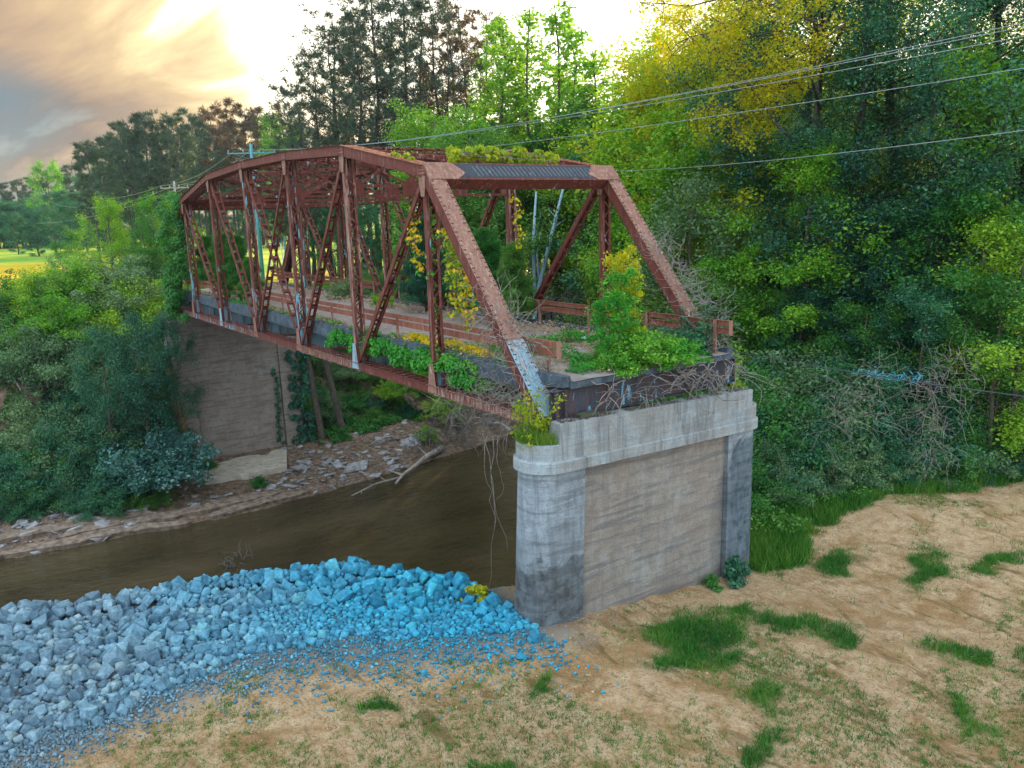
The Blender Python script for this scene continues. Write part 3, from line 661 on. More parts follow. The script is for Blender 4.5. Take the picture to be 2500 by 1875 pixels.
for i in range(8):
    x = i*PP if i else -.12
    if i == 7: x = 42.1
    fb = empty_part('floor_beam', dk); m = MB(); y0_, y1_ = -BW+.12, -.12
    zb_ = -.02 if i in (0, 7) else -.35
    m.box((x-.01, y0_, zb_), (x+.01, y1_, .76)); m.box((x-.15, y0_, zb_-.02), (x+.15, y1_, zb_)); m.box((x-.15, y0_, .76), (x+.15, y1_, .78))
    for k in (range(9) if i else (0, 8)): y = y0_+.15+k*(y1_-y0_-.3)/8; m.box((x-.10, y-.006, zb_+.003), (x+.10, y+.006, .757))
    if i == 0:
        for y in (-.3, -.62): m.box((x-.12, y-.05, zb_+.003), (x-.105, y+.05, .757))
    m.build('web_and_flanges', BEAMP if i == 0 else RUST_PAINT, fb)
    if i == 0:
        m = MB(); rp = [(x-.121, y, z) for y in (-.27, -.33, -.59, -.65) for z in np.arange(.05, .75, .075)]+[(x-.013, y, z) for y in np.arange(y0_+.2, y1_-.6, .17) for z in (.70, .06)]
        m.rivets(rp, (-1, 0, 0), .02); m.build('rivet', RIVET, fb, kind='stuff')
# lateral rods under the deck
for i in range(7):
    m = MB(); m.bar((i*PP+.3, -.4, -.2), ((i+1)*PP-.3, -BW+.4, -.2), .08, .01, side=(0, 0, 1)); m.bar((i*PP+.3, -BW+.4, -.22), ((i+1)*PP-.3, -.4, -.22), .08, .01, side=(0, 0, 1)); m.build('bottom_brace', RUST, bridge)

# guard rails: two channel rails on posts, each rail length its own piece
def guard(y, x0, x1, zt, side, gap=None):
    gr = empty_part('guard_rail', bridge)
    xs = list(np.arange(x0, x1, 3.05))+[x1]
    for a, b_ in zip(xs[:-1], xs[1:]):
        if gap and gap[0] < (a+b_)/2 < gap[1]: continue
        for z0_, z1_, j in ((zt-.16, zt, 0), (zt-.42, zt-.23, 1)):
            m = MB(); a_ = a+.01+j*.5; bb = min(b_+j*.5, x1) if j else b_
            if j and a == x0: a_ = a
            m.box((a_, y-.012, z0_), (bb-.01, y+.012, z1_)); m.box((a_, y-.07 if side < 0 else y+.012, z1_-.012), (bb-.01, y-.012 if side < 0 else y+.07, z1_)); m.box((a_, y-.07 if side < 0 else y+.012, z0_), (bb-.01, y-.012 if side < 0 else y+.07, z0_+.012))
            m.build('rail', RUST_RAIL, gr)
    for x in xs[:-1]:
        x = x+.55; m = MB(); yy = y+.06*(1 if side > 0 else -1)*-1 if False else y-.05*side*-1
        m.box((x-.05, y+side*.075-.03, DZ+.0), (x+.05, y+side*.075+.03, zt-.02)); m.box((x-.09, y+side*.075-.08, DZ), (x+.09, y+side*.075+.08, DZ+.03)); m.build('post', RUST_PALE, gr)
    if x0 < 1:
        m = MB(); m.box((x0-.015, y-.09, zt-.44), (x0, y+.09, zt+.01)); m.build('end_plate', RUST_PALE, gr)
guard(-.82, .30, 41.5, 1.99, -1)
guard(-7.05, -.55, 41.5, 2.06, 1, (19.5, 24))

# ------------------------------------------------------------------ foliage builders
def leaves(P, size, nb=None, aspect=.62, up=.5, seed=0, jitter=.35, fold=True):
    """rhombic leaves at points P: (n,3) -> V,F arrays"""
    r = np.random.default_rng(seed); n = len(P)
    nv = r.normal(size=(n, 3)); nv[:, 2] = np.abs(nv[:, 2])+up
    if nb is not None: nv = nrm(nv)+nb
    nv = nrm(nv); a = nrm(np.cross(nv, r.normal(size=(n, 3)))); b = np.cross(nv, a)
    s = size*(1+jitter*r.normal(size=(n, 1))).clip(.4, 1.8)
    v0 = P-a*s*.5; v2 = P+a*s*.5; v1 = P+b*s*.5*aspect-nv*s*.06; v3 = P-b*s*.5*aspect-nv*s*.06
    V = np.stack([v0, v1, v2, v3], 1).reshape(-1, 3); return V, np.arange(n*4)
def needles(P, D, size, seed=0, per=7, w=.07):
    """tufts: thin blades fanning round a direction"""
    r = np.random.default_rng(seed); n = len(P); P = np.repeat(P, per, 0); D = np.repeat(D, per, 0)
    d = nrm(D+r.normal(size=P.shape)*.75); a = nrm(np.cross(d, r.normal(size=P.shape))); s = size*(1+.3*r.normal(size=(len(P), 1))).clip(.5, 1.6)
    V = np.stack([P-a*s*w, P+a*s*w, P+d*s], 1).reshape(-1, 3); return V, np.arange(len(P)*3)
def clump(centres, radii, per, seed, flat=.75):
    r = np.random.default_rng(seed); n = len(centres); k = np.repeat(np.arange(n), per)
    d = nrm(r.normal(size=(len(k), 3)))*(r.random((len(k), 1))**.45); d[:, 2] *= flat
    return centres[k]+d*radii[k][:, None], d
class Tree: pass
def make_tree(seed, Ht, tr, base, crown_r, n_limb=16, sec=5, per=60, leaf=.2, shape='round', up=.35, mat=LF_MID, bark=BARK, crr=.9, lean=0, trunk_n=8, dead=False, kind='leaf'):
    r = np.random.default_rng(seed); m = MB(); npt = 9
    path = []; w = np.zeros(2)
    for i in range(npt):
        t = i/(npt-1); w = w+r.normal(size=2)*Ht*.008; path.append(np.array([w[0]+lean*t*t*Ht, w[1], t*Ht*.96]))
    rad = [tr*(1-.85*i/(npt-1))*(1.35 if i == 0 else 1) for i in range(npt)]
    m.tube(path, rad, trunk_n)
    def at(t):
        f = t*(npt-1); i = min(int(f), npt-2); return path[i]*(1-(f-i))+path[i+1]*(f-i), tr*(1-.85*t)
    cen = []; cr = []
    for k in range(n_limb):
        t = base+(.98-base)*(k+.5)/n_limb+r.normal()*.012; t = min(max(t, base), .99); u = (t-base)/(1-base)
        if shape == 'round': e = math.sqrt(max(.02, 1-(2*u-1)**2*.85))*(1-.25*u)
        elif shape == 'cone': e = (1-u)**.75*.95+.10
        elif shape == 'column': e = .55+.45*math.sin(math.pi*min(1, u*1.1))-.3*u
        elif shape == 'pine': e = (.45+.75*math.sin(math.pi*min(1., .25+u*.75)))*(.55 if u > .9 else 1)
        else: e = 1
        e *= (.72+.5*r.random()); ln = crown_r*e; az = k*2.399+r.normal()*.4; p0, rr = at(t)
        upk = up+.35*u+r.normal()*.12
        d = nrm(np.array([math.cos(az), math.sin(az), upk])); pts = [p0]; c = p0
        for j in range(4):
            d = nrm(d+np.array([0, 0, .10 if kind == 'leaf' else .05])+r.normal(size=3)*.13); c = c+d*ln/4; pts.append(c)
        r0 = rr*.42; m.tube(pts, [r0, r0*.75, r0*.5, r0*.32, r0*.15], 4, cap=False)
        ns = max(2, int(sec*(.5+e*.6)))
        for j in range(ns):
            tt = .35+.65*(j+r.random())/ns; f = tt*4; i = min(int(f), 3); q0 = pts[i]*(1-(f-i))+pts[i+1]*(f-i)
            dd = nrm(d+r.normal(size=3)*.75+np.array([0, 0, .25])); l2 = ln*.34*(.5+r.random()); q1 = q0+dd*l2*.6; q2 = q1+nrm(dd+r.normal(size=3)*.3)*l2*.4
            m.tube([q0, q1, q2], [r0*.3, r0*.18, r0*.08], 3, cap=False)
            cen.append(q2); cr.append(crr*(.6+.7*r.random())); 
            if r.random() < .6: cen.append(q1); cr.append(crr*(.5+.5*r.random()))
        cen.append(pts[-1]); cr.append(crr*(.7+.5*r.random()))
    T = Tree(); T.trunk = m.mesh('trunk', True); T.trunk.materials.append(bark); T.crown = None; T.H = Ht
    if not dead:
        cen = np.array(cen); cr = np.array(cr)
        if kind == 'leaf':
            P, d = clump(cen, cr, per, seed+1); V, F = leaves(P, leaf, d*.5, seed=seed+2); T.crown = np_mesh('crown', V, F, 4)
        else:
            P, d = clump(cen, cr, per, seed+1, .6); V, F = needles(P, d+np.array([0, 0, .35]), leaf, seed+2); T.crown = np_mesh('crown', V, F, 3)
        T.crown.materials.append(mat)
    return T
def place(T, name, label, cat, loc, group=None, scale=1., rz=None, mat=None, sx=1., rnd=random):
    root = thing(name, label, cat, loc, rnd.uniform(0, 6.28) if rz is None else rz, group); root.scale = (scale*sx, scale*sx, scale)
    link('trunk', T.trunk, None, root)
    if T.crown:
        o = link('crown', T.crown, None, root)
        if mat is not None: o.material_slots[0].link = 'OBJECT'; o.material_slots[0].material = mat
    return root
def col(u, D, v):
    """ground point in the direction of picture column u at distance D, and the height that reaches row v"""
    d = ray(u, v); h = math.hypot(d[0], d[1]); x = CAM[0]+d[0]/h*D; y = CAM[1]+d[1]/h*D; ztop = CAM[2]+d[2]/h*D; zg = Hs(x, y); return x, y, zg, ztop-zg
def tree_at(Ts, u, D, v, name, label, group, mat=None, sx=1., k=None, sink=.15):
    x, y, zg, h = col(u, D, v)
    if D > 125: sink = h*.16; h += sink
    T = Ts[k if k is not None else random.randrange(len(Ts))]
    sc = h/T.H
    return place(T, name, label, 'tree', (x, y, zg-sink), group, sc, None, mat, sx/sc**.35 if sc > 1 else sx)

# ------------------------------------------------------------------ trees: far left line, pines, centre wood
PINES = [make_tree(100+i, 30, .34, .32, 4.8, 34, 4, 9, .42, 'pine', .25, LF_PINE, BARK_D, .46, kind='pine') for i in range(4)]
PINEF = [make_tree(110+i, 28, .32, .42, 4.6, 24, 5, 11, .6, 'round', .3, LF_PINE, BARK_D, .62, kind='pine') for i in range(3)]
BROAD = [make_tree(120+i, 20, .30, .14, 5.2, 24, 6, 120, .175, 'round', .35, LF_MID, BARK, 1.05) for i in range(3)]
POPL = [make_tree(130+i, 27, .24, .22, 3.0, 42, 5, 13, .28, 'column', .8, LF_BRI, BARK, .75) for i in range(3)]
for (u, v) in [(5, 448), (40, 440), (72, 436), (100, 424), (150, 420), (178, 396)]:
    tree_at(PINEF, u, random.uniform(330, 390), v+random.uniform(-4, 4), 'pine_tree', 'small hazy dark pine beyond the far meadow', 'pines beyond the far meadow', sx=1.25)
tree_at(BROAD, 107, 290, 398, 'broadleaf_tree', 'yellow-green broadleaf tree at the left end of the far tree line', None, LF_BRI)
for (u, v) in [(130, 470), (165, 465), (60, 500), (20, 505), (200, 480), (235, 470)]:
    tree_at(BROAD, u, random.uniform(270, 330), v, 'broadleaf_tree', 'dark teal tree below the far pines behind the meadow', 'broadleaf trees at the foot of the far pines', LF_TEAL, sx=1.3)
for k in range(26):
    u = -30+k*11; tree_at(BROAD, u, random.uniform(300, 350), 498+random.uniform(-14, 10), 'broadleaf_tree', 'low dark teal tree in the far meadow hedge', 'hedge trees at the far edge of the meadow', LF_TEAL, sx=1.7)
for (u, v) in [(205, 356), (232, 336), (262, 322), (285, 300), (308, 288), (345, 276), (352, 272), (385, 320), (412, 300), (440, 272), (455, 266), (480, 300)]:
    tree_at(PINEF, u, random.uniform(165, 215), v, 'pine_tree', 'dark round topped pine in the left tree line', 'round topped pines left of the bridge')
for (u, v) in [(505, 300), (545, 250), (530, 255), (588, 252), (622, 270), (680, 262), (560, 300), (648, 300), (700, 330)]:
    tree_at(PINEF, u, random.uniform(212, 235), v, 'pine_tree', 'thin backlit round topped pine behind the bridge arch', 'backlit pines behind the bridge arch', LF_PINEW)
for (u, v) in [(220, 430), (260, 400), (300, 390), (340, 400), (375, 380), (420, 390), (460, 380), (500, 390), (540, 390), (580, 380), (620, 370), (660, 360), (280, 470), (350, 480), (430, 470), (520, 480), (600, 470), (680, 450), (740, 440), (480, 520), (560, 530), (640, 520), (720, 520), (800, 500), (530, 500), (610, 500), (680, 500), (760, 490), (30, 520), (80, 515), (120, 500), (160, 495), (200, 500), (240, 500)]:
    tree_at(BROAD, u, random.uniform(215, 260), v, 'broadleaf_tree', 'dark teal tree in the wood below the left pines', 'dark broadleaf trees below the left pines', LF_TEAL, sx=1.2)
tree_at(BROAD, 690, 120, 300, 'broadleaf_tree', 'round fresh green tree just left of the tall dark pines', None, LF_MID)
for (u, v, D) in [(708, 240, 90), (735, 170, 94), (765, 110, 92), (795, 40, 98), (822, 10, 104), (850, -20, 94), (882, -60, 100), (915, -50, 95), (948, -70, 104), (985, -60, 96), (1022, -50, 102), (1055, -40, 93), (720, 290, 84), (752, 230, 100), (870, 40, 112), (835, 190, 88), (1010, 160, 88)]:
    tree_at(PINES, u, D, v, 'pine_tree', '%s pine %s of the dark stand behind the bridge' % ('very tall dark' if v < 0 else ('tall dark' if v < 130 else 'shorter dark'), 'at the left edge' if u < 780 else ('in the left half' if u < 870 else ('in the middle' if u < 960 else 'in the right half'))), 'tall dark pines behind the bridge', sx=.95)
for (u, v, D) in [(1090, -30, 98), (1125, -20, 102), (1165, 10, 94), (1105, 60, 92)]:
    tree_at(PINES, u, D, v, 'pine_tree', 'tall brownish pine right of the dark pine stand', 'brownish pines beside the dark stand', LF_PINEW, sx=.9)
for (u, v, D) in [(690, 420, 100), (730, 400, 104), (800, 390, 98), (860, 410, 103), (660, 440, 96)]:
    tree_at(PINEF, u, D, v, 'pine_tree', 'low spreading pine under the tall dark pines', 'low pines under the tall dark stand', LF_PINE, sx=1.0)
for (u, v, D) in [(1200, 20, 84), (1228, 0, 88), (1250, 90, 90), (1310, -20, 84), (1345, -30, 82), (1382, 10, 86), (1420, 90, 84), (1452, 150, 88), (1478, 220, 88), (1190, 120, 92), (1370, 120, 94)]:
    tree_at(POPL, u, D, v, 'poplar_tree', 'slender pale trunked poplar against the white sky', 'slender poplars against the white sky', LF_BRI, sx=1.25)
for (u, v, D, mt) in [(1045, 270, 78, 1), (1100, 330, 74, 0), (1150, 300, 80, 1), (1195, 330, 76, 0), (1450, 320, 78, 1), (1000, 380, 84, 2), (940, 400, 84, 0), (880, 400, 86, 2), (810, 400, 90, 2), (760, 380, 95, 2), (900, 500, 82, 2), (840, 510, 86, 2), (780, 520, 92, 2), (970, 500, 84, 2)]:
    tree_at(BROAD, u, D, v, 'broadleaf_tree', ['bright yellow-green tree standing low behind the bridge', 'fresh green tree standing low behind the bridge', 'dark green broadleaf tree standing low behind the bridge'][[1, 0, 2][mt]], ['fresh green trees behind the bridge', 'yellow-green trees behind the bridge', 'dark low trees behind the bridge'][mt], [LF_MID, LF_BRI, LF_TEAL][mt], sx=1.15)
CLR = [make_tree(160+i, 20, .26, .52, 5.4, 18, 6, 70, .24, 'round', .35, LF_MID, BARK_D, 1.0) for i in range(2)]
# clearing trees: trunks standing on the mown grass seen through the bridge
for (u, v, D) in [(1250, 330, 88), (1310, 310, 94), (1370, 330, 86), (1415, 320, 92), (1225, 300, 92)]:
    tree_at(CLR, u, D, v, 'broadleaf_tree', 'fresh green tree with bare lower trunk by the clearing', 'tall stemmed trees round the clearing', random.choice([LF_MID, LF_BRI]), sx=1.1)
for (u, v, D) in [(1020, 470, 84), (1090, 480, 100), (1140, 440, 98), (1180, 480, 112), (1250, 440, 150), (1290, 450, 145), (1330, 440, 150), (1370, 440, 148), (1410, 450, 140), (1460, 420, 98), (1500, 400, 92)]:
    tree_at(BROAD, u, D, v, 'broadleaf_tree', 'leafy tree in the wood behind the mown clearing', 'leafy trees behind the clearing', random.choice([LF_TEAL, LF_MID]), sx=1.3)
for (u, D, mt, lab) in [(1198, 80, BARK, 'bare grey trunk left of the clearing'), (1345, 82, BARK_D, 'dark straight trunk in the middle of the clearing'), (1398, 84, BARK_W, 'pale blue-grey trunk right of the clearing'), (1293, 90, BARK_D, 'dark trunk behind the garden bench'), (1028, 84, BARK_D, 'dark trunk left behind the bridge')]:
    x, y, zg, h = col(u, D, 330); m = MB(); r0 = .30; m.tube([(0, 0, 0), (.1, 0, h*.4), (-.05, .1, h*.7), (.1, 0, h)], [r0*1.2, r0*.9, r0*.7, r0*.35], 8)
    for k in range(10):
        z = h*(.45+.05*k); a = k*2.4; m.tube([(0, 0, z), (math.cos(a)*1.3, math.sin(a)*1.3, z+.6), (math.cos(a)*2.6, math.sin(a)*2.6, z+1.6)], [.08, .05, .02], 4, cap=False)
    root = thing('tree', lab, 'tree', (x, y, zg-.1)); m.build('trunk', mt, root, True)
    Tq = BROAD[0]; P, d = clump(np.array([[math.cos(k*2.4)*2.4*(k % 3)/2, math.sin(k*2.4)*2.4*(k % 3)/2, h*(.6+.042*k)] for k in range(10)]), np.full(10, 1.5), 160, 900+int(u)); V, F = leaves(P, .34, d*.4, seed=int(u)); link('crown', np_mesh('crown', V, F, 4), LF_MID, root)
def snag(u, D, v, lab, mt=BARK_W, seed=5, fork=True, r0=.28, leanx=0.1):
    x, y, zg, h = col(u, D, v); m = MB(); r = random.Random(seed)
    rt = np.array([R2[0], R2[1], 0]); rt /= np.linalg.norm(rt)
    a = np.array([0, 0, 0.]); b_ = rt*h*leanx*.5+np.array([0, 0, h*.5]); c = rt*h*leanx*1.35+np.array([0, 0, h]); d = rt*h*leanx*.55+np.array([0, 0, h*.98])
    m.tube([a, b_*.5, b_], [r0*1.2, r0, r0*.85], 7); m.tube([b_*.96, (b_+c)/2, c], [r0*.8, r0*.6, r0*.3], 6)
    if fork:
        m.tube([b_*.92, (b_+d)/2-rt*.3, d], [r0*.65, r0*.5, r0*.25], 6); m.tube([b_*1.15, b_*1.4-rt*.5, b_*1.6-rt*.45], [r0*.4, r0*.25, r0*.12], 5)
    for k in range(8):
        p = b_+(c-b_)*r.random(); q_ = p+np.array([r.uniform(-1, 1), r.uniform(-1, 1), r.uniform(.3, 1)])*.9; m.tube([p, q_], [r0*.18, .01], 4, cap=False)
    root = thing('dead_tree', lab, 'tree', (x, y, zg-.1)); m.build('trunk', mt, root, True)
snag(1262, 74, 455, 'forked pale blue dead tree seen through the bridge', leanx=.16, seed=3, r0=.34)
snag(1240, 78, 520, 'thin pale dead sapling left of the forked dead tree', seed=8, fork=False, r0=.13, leanx=.14)
BARE = [make_tree(150+i, 9, .12, .25, 3.2, 16, 6, 1, .1, 'round', .9, dead=True, bark=BARK_W) for i in range(2)]
for (u, D, v, lab) in [(1640, 66, 520, 'pale leafless sapling right of the far end post'), (1600, 70, 560, 'pale leafless sapling behind the far end post'), (1715, 56, 600, 'small bare grey sapling below the pale green tree')]:
    x, y, zg, h = col(u, D, v); place(BARE[u % 2], 'bare_tree', lab, 'tree', (x, y, zg), None, min(h/9, 1.4))

# ------------------------------------------------------------------ right bank wood
random.seed(21)
BIG = [make_tree(200+i, 24, .42, .14, 6.6, 28, 8, 130, .125, 'round', .3, LF_TEAL, BARK_D, 1.15) for i in range(3)]
SMALL = [make_tree(210+i, 11, .16, .08, 3.4, 22, 6, 110, .11, 'round', .45, LF_MID, BARK, .75) for i in range(3)]
right = [ # u, D, vtop, material (yellow and bright ones paint in sunlight), set, label
 (1560, 88, 150, LF_PINEW, 'P', 'brown topped pine standing above the wood right of the bridge'),
 (1600, 84, 190, LF_GREY, 'B', 'pale grey-green tree behind the top corner of the far truss'),
 (1530, 80, 260, LF_MID, 'B', 'green tree between the poplars and the grey-green wood'),
 (1660, 72, 90, LF_BRI, 'B', 'tall yellow-green tree at the left edge of the right hand wood'),
 (1725, 66, 60, LF_YEL, 'G', 'golden lit tree at the top of the right hand wood'),
 (1800, 62, 130, LF_YEL, 'B', 'golden-green tree glowing between the dark oaks'),
 (1620, 62, 330, LF_BRI, 'B', 'grey-green tree filling the wood right of the portal'),
 (1560, 66, 400, LF_MID, 'B', 'dark tree in shade behind the right end post'),
 (1690, 56, 290, LF_BRI, 'B', 'bright green tree beyond the right end post'),
 (1760, 54, 330, LF_BRI, 'B', 'bright spring green tree left of the forked oak'),
 (1840, 50, 300, LF_YEL, 'B', 'green tree just left of the forked oak'),
 (1700, 48, 470, LF_GREY, 'S', 'pale small tree with thin leaves behind the wire'),
 (1900, 58, -60, LF_YEL, 'G', 'tall tree with golden backlit crown at the top right'),
 (2010, 52, -150, LF_TEAL, 'G', 'very tall dark oak left of centre in the right hand wood'),
 (2140, 46, -260, LF_TEAL, 'G', 'huge dark oak with forked trunk in the right hand wood'),
 (2260, 50, -300, LF_TEAL, 'G', 'huge dark oak behind the forked oak'),
 (2380, 44, -260, LF_TEAL, 'G', 'huge dark tree near the right edge'),
 (2480, 48, -200, LF_MID, 'G', 'tall green tree cut by the right edge of the view'),
 (2560, 40, -200, LF_TEAL, 'G', 'dark tree just outside the right edge reaching in'),
 (1960, 44, 330, LF_BRI, 'B', 'mid green tree below the dark oak'),
 (2060, 40, 560, LF_TEAL, 'B', 'dark low tree under the forked oak'),
 (2180, 38, 600, LF_TEAL, 'B', 'dark low tree hung with creepers at the wood edge'),
 (2300, 38, 480, LF_TEAL, 'B', 'dark teal tree with pale leaf undersides near the right edge'),
 (2420, 36, 420, LF_MID, 'B', 'green tree leaning out at the right edge'),
 (2520, 34, 520, LF_BRI, 'S', 'bright green sapling at the right edge'),
 (1700, 64, 120, LF_YEL, 'B', 'golden tree behind the overhanging twigs'),
 (1780, 62, 220, LF_YEL, 'B', 'golden-green tree glowing low between the bright trees'),
 (1640, 70, 200, LF_BRI, 'B', 'yellow-green tree right of the poplars'),
 (1860, 66, 60, LF_YEL, 'B', 'golden tree deep behind the tall oaks'),
 (2080, 70, -20, LF_YEL, 'G', 'sunlit golden tree far behind the forked oak'),
 (2280, 72, -40, LF_YEL, 'G', 'sunlit golden tree far behind the huge oaks'),
 (2470, 40, 130, LF_BRI, 'S', 'bright green branchy tree high at the right edge'),
 (1880, 46, 560, LF_MID, 'B', 'green tree above the blue tarpaulin scraps'),
 (1790, 44, 620, LF_BRI, 'S', 'small green tree beyond the end of the far guard rail'),
 (1730, 42, 700, LF_MID, 'S', 'small leafy tree beside the far end of the near pier'),
 (1950, 38, 720, LF_TEAL, 'S', 'small dark tree behind the sagging cable'),
 (2100, 36, 740, LF_MID, 'S', 'small green tree above the sagging cable'),
 (2250, 34, 700, LF_TEAL, 'S', 'small dark tree above the bramble bank'),
 (2450, 33, 700, LF_MID, 'S', 'small bright tree at the right edge above the brambles'),
]
for i, (u, D, v, mt, kd, lab) in enumerate(right):
    Ts = {'P': PINES, 'B': BROAD, 'G': BIG, 'S': SMALL}[kd]; D = D+7 if D < 42 else D+2
    x, y, zg, h = col(u, D, v); T = Ts[i % len(Ts)]; h = max(h, 4)
    place(T, {'P': 'pine_tree', 'B': 'broadleaf_tree', 'G': 'oak_tree', 'S': 'small_tree'}[kd], lab, 'tree', (x, y, zg-.2), None, h/T.H, None, mt, 1.15 if kd != 'G' else 1.1)
for u in range(1520, 2700, 62):
    D = random.uniform(68, 92); tree_at(BIG if u > 1850 else BROAD, u, D, random.uniform(110, 260) if u > 1750 else random.uniform(200, 330), 'broadleaf_tree', 'tall tree deep in the right hand wood', 'trees deep in the right hand wood', random.choice([LF_TEAL, LF_MID, LF_BRI]), sx=1.2)
# forked trunk that shows through the leaves
def forked():
    x, y, zg, h = col(2150, 53, 400); m = MB(); rt = np.array([R2[0], R2[1], 0]); rt /= np.linalg.norm(rt)
    def p(du, z): return rt*du+np.array([0, 0, z])
    m.tube([p(.4, 0), p(.1, h*.35), p(-.1, h*.62)], [.5, .4, .36], 9); m.tube([p(-.1, h*.60), p(-.9, h*.72), p(-1.3, h*.85), p(-1.0, h*1.1)], [.32, .28, .22, .12], 7)
    m.tube([p(-.05, h*.6), p(.05, h*.74), p(.0, h*.95)], [.22, .18, .08], 6); m.tube([p(.0, h*.6), p(.6, h*.72), p(1.1, h*.86)], [.22, .15, .06], 6); m.tube([p(.0, h*.7), p(-.5, h*.8), p(-.3, h*.92)], [.12, .08, .04], 5)
    root = thing('oak_tree', 'thick dark forked trunk showing through a gap in the leaves of the right hand wood', 'tree', (x, y, zg)); m.build('trunk', BARK_D, root, True)
forked()
# overhanging bare limbs at the top
def overhang():
    m = MB(); r = random.Random(4); cen = []
    x, y, zg, h = col(2030, 50, -250); root = thing('overhanging_tree', 'tree leaning in from the right with thin branches across the top of the sky', 'tree', (x, y, zg))
    base = np.array([x, y, zg])
    m.tube([(0, 0, 0), (.2, .1, h*.5), (.1, 0, h)], [.34, .25, .10], 8)
    for (u0, v0, u1, v1, D) in [(1990, -60, 1640, 130, 42), (2000, 40, 1700, 120, 43), (1960, -20, 1560, 20, 42), (1920, 330, 1690, 60, 44), (2000, 140, 1790, 330, 44), (2080, -80, 1760, 60, 42), (2060, 60, 1830, 210, 43), (1980, 180, 1720, 260, 44)]:
        a = CAM+ray(u0, v0)*D/np.linalg.norm(ray(u0, v0)[:2])-base; b_ = CAM+ray(u1, v1)*D/np.linalg.norm(ray(u1, v1)[:2])-base
        pts = [np.array([.1, 0, min(a[2]-1, h)])]+[a+(b_-a)*t+np.array([r.uniform(-.2, .2), r.uniform(-.2, .2), r.uniform(-.2, .3)]) for t in np.linspace(.0, 1, 7)]
        m.tube(pts, list(np.linspace(.09, .015, 8)), 5, cap=False)
        for p in pts[2:]:
            for k in range(4):
                d = np.array([r.uniform(-1, 1), r.uniform(-1, 1), r.uniform(-.8, .7)]); q_ = p+d*1.3; m.tube([p, p+d*.6+np.array([0, 0, .15]), q_], [.03, .02, .008], 3, cap=False); cen += [q_, p+d*.7]
    m.build('trunk', BARK, root, True); cen = np.array(cen); P, d = clump(cen, np.full(len(cen), .6), 45, 77); V, F = leaves(P, .13, d*.3, seed=78); link('crown', np_mesh('crown', V, F, 4), LF_YEL, root)
overhang()

# ------------------------------------------------------------------ shrubs
def make_shrub(seed, R, Hh, n_stem=26, per=60, leaf=.13, mat=LF_TEAL, twig=TWIG, crr=.42, arch=.5, name='shrub'):
    r = np.random.default_rng(seed); m = MB(); cen = []; cr = []
    for k in range(n_stem):
        az = r.random()*6.283; el = r.uniform(.25, 1.45); ln = math.hypot(R*math.cos(el), Hh*math.sin(el))*(.7+.4*r.random()); d = np.array([math.cos(az)*math.cos(el), math.sin(az)*math.cos(el), math.sin(el)])
        c = np.array([r.normal()*R*.25, r.normal()*R*.25, 0.]); pts = [c]
        for j in range(5): d = nrm(d+r.normal(size=3)*.14-np.array([0, 0, arch*.10*j])); c = c+d*ln/5; pts.append(c)
        m.tube(pts, [.03*R/2, .025*R/2, .02*R/2, .015*R/2, .01*R/2, .005], 3, cap=False)
        for j in (2, 3, 4, 5): cen.append(pts[j]); cr.append(crr*(.6+.7*r.random()))
    P, d = clump(np.array(cen), np.array(cr), per, seed+1, .6); V, F = leaves(P, leaf, d*.4, seed=seed+2)
    T = Tree(); T.trunk = m.mesh('stem'); T.trunk.materials.append(twig); T.crown = np_mesh('foliage', V, F, 4); T.crown.materials.append(mat); T.H = Hh; return T
def put_shrub(T, lab, loc, group=None, s=1., mat=None, name='shrub', cat='shrub', rz=None, sz=None):
    root = thing(name, lab, cat, loc, random.uniform(0, 6.28) if rz is None else rz, group); root.scale = (s, s, sz or s)
    link('stem', T.trunk, None, root); o = link('foliage', T.crown, None, root)
    if mat is not None: o.material_slots[0].link = 'OBJECT'; o.material_slots[0].material = mat
    return root
SH = [make_shrub(300+i, 2.4, 2.6, 50, 135, .085, LF_TEAL, TWIG, .5) for i in range(4)]
random.seed(5)
# left bank thicket: rows climbing the steep bank, paler leaves higher up painted as sun
rows = [(37.0, 1.9, .9), (39.0, 1.9, 1.2), (41.0, 1.9, 1.45), (43.0, 1.9, 1.4), (45.4, 1.9, 1.3), (48, 2.0, 1.25), (51, 2.0, 1.2), (54, 2.0, 1.2)]
for ri, (x, dy, sc_) in enumerate(rows):
    y = [6.2, 4.4, 3.4, 3.2, 3.2, 3.2, 3.2, 3.4][ri]
    while y < (21 if ri < 4 else 9.2):
        xx = x+random.uniform(-.8, .8)+(2.6 if y > 7 and ri < 2 else 0); zz = Hs(xx, y); s = random.uniform(.85, 1.15)*sc_*(.85 if y < 4 else ((.72 if ri < 3 else .5) if y > 9.5 else 1))
        put_shrub(SH[random.randrange(4)], '%s shrub %s%s' % (['dense dark teal', 'dense leafy'][ri % 2], ['low above the stony far shore', 'in the lower half of the left thicket', 'halfway up the left river bank', 'high on the left river bank', 'near the top of the left bank', 'on top of the left bank', 'at the back of the left thicket', 'behind the left thicket'][ri], ', by the far pier' if y < 6 else (', at the far left' if y > 11.5 else '')), (xx, y+random.uniform(-.4, .4), zz-.2), 'shrubs of the thicket on the left bank', s, LF_TEAL if y < 6.5 and ri < 5 else random.choice([LF_TEAL, LF_TEAL, LF_TEAL, LF_TEAL, LF_MID, LF_GREY]) if ri < 4 else random.choice([LF_GREY, LF_MID, LF_GREY] if ri < 6 else [LF_GREY, LF_MID, LF_BRI]), sz=s*random.uniform(.9, 1.25))
        y += dy*random.uniform(.7, 1.0)
